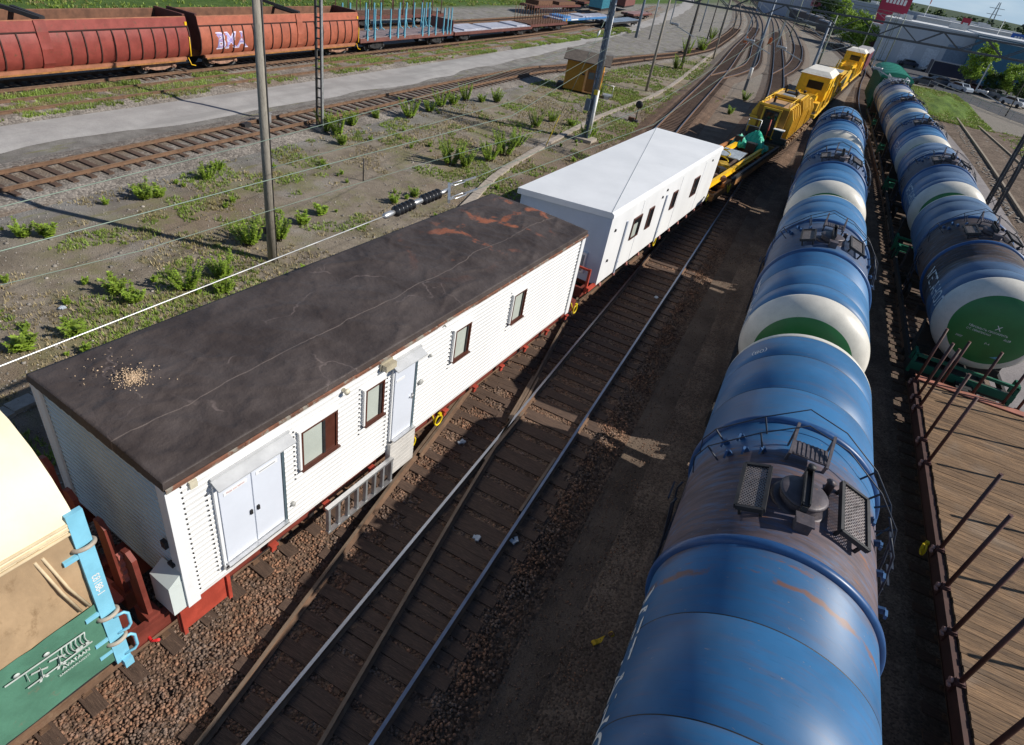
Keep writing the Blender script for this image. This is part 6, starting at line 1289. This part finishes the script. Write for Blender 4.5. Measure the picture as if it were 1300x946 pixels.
signtower('small blue sign board above the white roofs',44,235,5.2,2.4,7.8,(.02,.10,.42),5,False,1.15)
for i,(x,y,h,l) in enumerate(((38,235,13,'white flagpole left of the blue sign board'),(49.5,232,12,'white flagpole right of the blue sign board'),(52.5,232,12.5,'second white flagpole at the right edge'),(23.5,300,20,'white and red banded mast on the skyline'))):
    t=thing('flagpole',l,'flagpole',(x,y,-.4)); mb=MB(); mb.tube([(0,0,0),(0,0,h)],[.14,.07],6); mb.build('pole',letter,t)
    if i==3: mb=MB(); mb.tube([(0,0,h-6),(0,0,h-3)],.18,6); mb.build('red_band',redbright,t)
ty=thing('lattice_tower','distant tall power line tower against the sky','pylon',(92,620,-.4)); mb=MB(); lattice(mb,(0,0,0),(0,0,26),5,1,10,.35,.2); 
for z in (18,22): mb.bar((-5,0,z),(5,0,z),.35)
mb.build('frame',greysteel,ty)
# vehicles
carP=[(-2.15,.35),(-2.2,.75),(-1.9,.95),(-1.2,1.0),(-.75,1.42),(.95,1.45),(1.6,1.02),(2.05,.92),(2.15,.6),(2.1,.35)]
def car(x,y,rz,col,label,zb=-.33):
    t=thing('parked_car',label,'car',(x,y,zb),rz,'cars parked along the street'); m=M('car_%.2f_%.2f'%(col[0],col[2]),col,.25,.1,.03,1,coat=.6)
    mb=MB(); mb.prism(carP,-.85,.85,'xz'); mb.build('body',m,t)
    mb=MB(); mb.prism([(-1.08,1.02),(-.70,1.36),(.88,1.38),(1.42,1.02)],-.86,.86,'xz'); mb.prism([(-1.19,1.02),(-.78,1.40),(-.75,1.40),(-1.1,1.02)],-.7,.7,'xz'); mb.build('windows',glass_d,t)
    for cx in (-1.35,1.35):
        for s in (-1,1): mb=MB(); mb.lathe([(.10,s*.70),(.31,s*.70),(.32,s*.86),(.20,s*.87),(0,s*.86)],(cx,0,.32),'y',16); mb.build('wheel',rubber,t)
    return t
for px,py,rz,col,l in ((1217,116,2.25,(.40,.46,.54),'pale blue grey car at the far end of the street railing'),(1258,124,2.3,(.16,.17,.19),'dark grey car parked behind the street railing under the birches'),(1285,135,2.3,(.60,.62,.64),'white car nearest on the street at the right edge'),(1240,118,2.3,(.12,.05,.05),'dark red car between the grey cars'),(1205,110,.4,(.50,.42,.36),'beige car beside the lawn'),(1189,108,.3,(.10,.11,.13),'dark car beside the lawn edge'),(1171,108,.2,(.06,.07,.10),'black car left of the dark one by the lawn'),(1180,92,.2,(.45,.47,.50),'grey car behind the black ones'),(1120,70,.2,(.35,.03,.05),'red car partly hidden by the farther crane'),(1151,84,.2,(.05,.06,.09),'dark blue car behind the green wagon roof')):
    p=gp(px,py,-.33); car(p.x,p.y,rz,col,l)
def lorry(px,py,rz,col,label,L=8.5,H=3.2):
    p=gp(px,py,-.33); t=thing('parked_lorry',label,'lorry',(p.x,p.y,-.33),rz,'lorries parked before the warehouse'); m=M('lorry_%.2f'%col[2],col,.4,0,.08,1)
    mb=MB(); mb.box((0,0,.7+H/2),(L,2.4,H)); mb.build('box_body',m,t)
    mb=MB(); mb.prism([(L/2+.15,.6),(L/2+2.0,.6),(L/2+2.05,1.5),(L/2+1.75,2.7),(L/2+.15,2.8)],-1.15,1.15,'xz'); c=mb.build('driver_cab',m,t); mb=MB(); mb.prism([(L/2+2.06,1.55),(L/2+2.08,1.55),(L/2+1.82,2.5),(L/2+1.78,2.5)],-1.0,1.0,'xz'); mb.build('windscreen',glass_d,c)
    mb=MB()
    for z in (.78,.7+H-.05):
        for s in (-1,1): mb.box((0,s*1.21,z),(L,.06,.12))
    for x in (-L/2,L/2):
        for s in (-1,1): mb.box((x,s*1.2,.7+H/2),(.12,.1,H))
    mb.build('pale_trim',greysteel,t)
    for x in (-L/2+1.2,-L/2+2.4,L/2+1.1):
        for s in (-1,1): mb=MB(); mb.lathe([(.15,s*.85),(.48,s*.85),(.5,s*1.15),(.3,s*1.16),(0,s*1.14)],(x,0,.5),'y',16); mb.build('wheel',rubber,t)
lorry(1197,102,.15,(.015,.02,.05),'dark navy trailer with pale edge trim in front of the warehouse',7,2.6); lorry(1161,84,.1,(.02,.03,.06),'second dark box lorry left of the navy trailer',7,2.4); lorry(1140,66,1.4,(.35,.37,.40),'grey lorry beyond the farther crane',6,2.4)
# trees
def crown_mesh(h,r,seed,n,leaf,base=.28,slim=1.):
    rg=random.Random(seed); mb=MB(); tb=MB()
    tb.tube([(0,0,-.1),(.05*h*.3,0,h*.35),(0,.02*h,h*.7),(0,0,h*.97)],[.022*h,.017*h,.010*h,.003*h],8)
    for k in range(26):
        t=rg.uniform(base,.98); z=h*t; an=rg.uniform(0,2*PI); rr=r*slim*(1-((t-.5)/.62)**2 if t>.5 else .55+.9*(t-base))*rg.uniform(.45,1.0); e=Vector((math.cos(an)*rr,math.sin(an)*rr,z+rr*.35)); tb.tube([(0,0,z-.1*h),e*.55+Vector((0,0,z*.42)),e],[.006*h,.004*h,.002*h],5)
        for q in range(3):
            c=e+Vector((rg.gauss(0,.16),rg.gauss(0,.16),rg.gauss(0,.14)))*r; leafball(mb,c,r*rg.uniform(.16,.36),n,leaf,0,.8,rg)
    return mb,tb
def tree_proto(h,r,seed,n,leaf,lm,slim=1.):
    a,b=crown_mesh(h,r,seed,n,leaf,.25,slim); f=a.build('crown',lm,None,False); s=b.build('trunk',bark,None,False); x=(f.data,s.data); bpy.data.objects.remove(f); bpy.data.objects.remove(s); return x
TP={'birch':tree_proto(7.5,2.6,1,60,.20,leafB,.9),'birch2':tree_proto(6.0,3.0,2,60,.20,leafB),'dark':tree_proto(6.5,2.8,3,55,.22,leafC),'far':tree_proto(9,3.6,4,26,.42,leafB),'fard':tree_proto(13,3.2,5,26,.45,leafC,.8)}
def tree(kind,x,y,s,label,group='trees around the yard'):
    t=thing('tree',label,'tree',(x,y,-.38),R.uniform(0,6),group); t.scale=(s,s,s*R.uniform(.92,1.1)); link('crown',TP[kind][0],t); link('trunk',TP[kind][1],t)
for px,py,k,s,l in ((1226,116,'birch',1.0,'tall bright birch in front of the blue warehouse, left of the pair'),(1274,126,'birch2',.95,'broad bushy birch in front of the blue warehouse, right of the pair'),(1298,128,'birch',.75,'birch cut by the right edge'),(1252,122,'dark',.55,'low dark tree between the two birches'),(1290,132,'dark',.6,'low dark tree beneath the right edge birch')):
    p=gp(px,py,-.36); tree(k,p.x,p.y,s,l)
for px,py,k,s,l in ((1078,62,'birch2',1.35,'fresh green bush beside the far maroon garage'),(1066,58,'birch2',1.1,'fresh green bush left of the far garage one'),(1090,70,'birch2',1.0,'green bush nearest the farther crane'),(1035,30,'dark',1.5,'dark tree by the distant dark wagons'),(1020,20,'dark',1.5,'dark tree left in the yard throat'),(1060,38,'far',1.0,'olive tree before the lilac shed'),(1045,34,'dark',1.4,'dark tree right in the yard throat'),(1000,8,'far',1.0,'pale tree on the left of the yard throat')):
    p=gp(px,py,-.36); tree(k,p.x,p.y,s,l)
# far-off forest: one wood on the skyline
mb=MB(); tb=MB(); rg=random.Random(11)
def fartree(x,y,h,dark_):
    z0=-.4; r=h*rg.uniform(.17,.26); mi=0 if dark_ else 1
    tb.bar((x,y,z0),(x,y,z0+h*.6),.3)
    for k in range(16):
        t=rg.uniform(.25,1.0); rr=r*(1.25-t) if dark_ else r*1.35*math.sqrt(max(.05,1-((t-.6)/.5)**2)); an=rg.uniform(0,2*PI); leafball(mb,(x+math.cos(an)*rr*.7,y+math.sin(an)*rr*.7,z0+h*t),rr*.6+.25,9,h*.055,mi,.8,rg)
for i in range(520):
    y=rg.uniform(385,560); f=rg.uniform(-.62,.32); x=f*y; fartree(x,y,rg.uniform(10.5,16)*(.75+.5*float(value_noise(np.array([x+900]),np.array([y]),60.,4)[0])),rg.random()<.6)
fo=mb.build('forest',[M('forest_conifer',(.030,.058,.022),.8,0,.3,.05),M('forest_birch',(.085,.135,.03),.8,0,.3,.05)],None,False); tag(fo,'mixed dark forest along the whole skyline','forest',None,'stuff'); ft=tb.build('forest_trunks',bark); tag(ft,'trunks of the skyline forest','forest',None,'stuff')
mb=MB(); 
for i in range(41):
    x=-900+i*60; mb.v+= [(x,700,-.5),(x,760,9+3*math.sin(i*.8)+2*math.sin(i*2.1)),(x,1100,16+4*math.sin(i*.5))]
for i in range(40):
    for k in range(2): mb.f.append([i*3+k,(i+1)*3+k,(i+1)*3+k+1,i*3+k+1]); mb.m.append(0); mb.sm.append(True)
structure(mb.build('hills',M('wooded_hills',(.030,.055,.022),.9,0,.35,.05,(.06,.09,.03),(.5,.6))))
# distant dark wagons in the yard throat
for px,py,L,l in ((1010,26,14,'distant dark wagon on the far right curve'),(1030,34,14,'second distant dark wagon on the far right curve'),(1046,44,12,'third distant dark wagon nearest the green bushes')):
    p=gp(px,py,-.1); t=thing('covered_wagon',l,'covered wagon',(p.x,p.y,0),.35,'distant wagons'); mb=MB(); mb.box((0,0,2.2),(2.8,L,2.4)); mb.build('body',M('wagon_dusk',(.06,.055,.065),.7),t); mb=MB(); mb.prism([(-1.45,3.4),(1.45,3.4),(1,3.75),(-1,3.75)],-L/2,L/2,'xz'); mb.build('roof',M('dull_roof',(.35,.33,.33)),t)
    mb=MB(); mb.box((0,0,.7),(2.4,L,.5)); mb.build('underframe',dark,t)
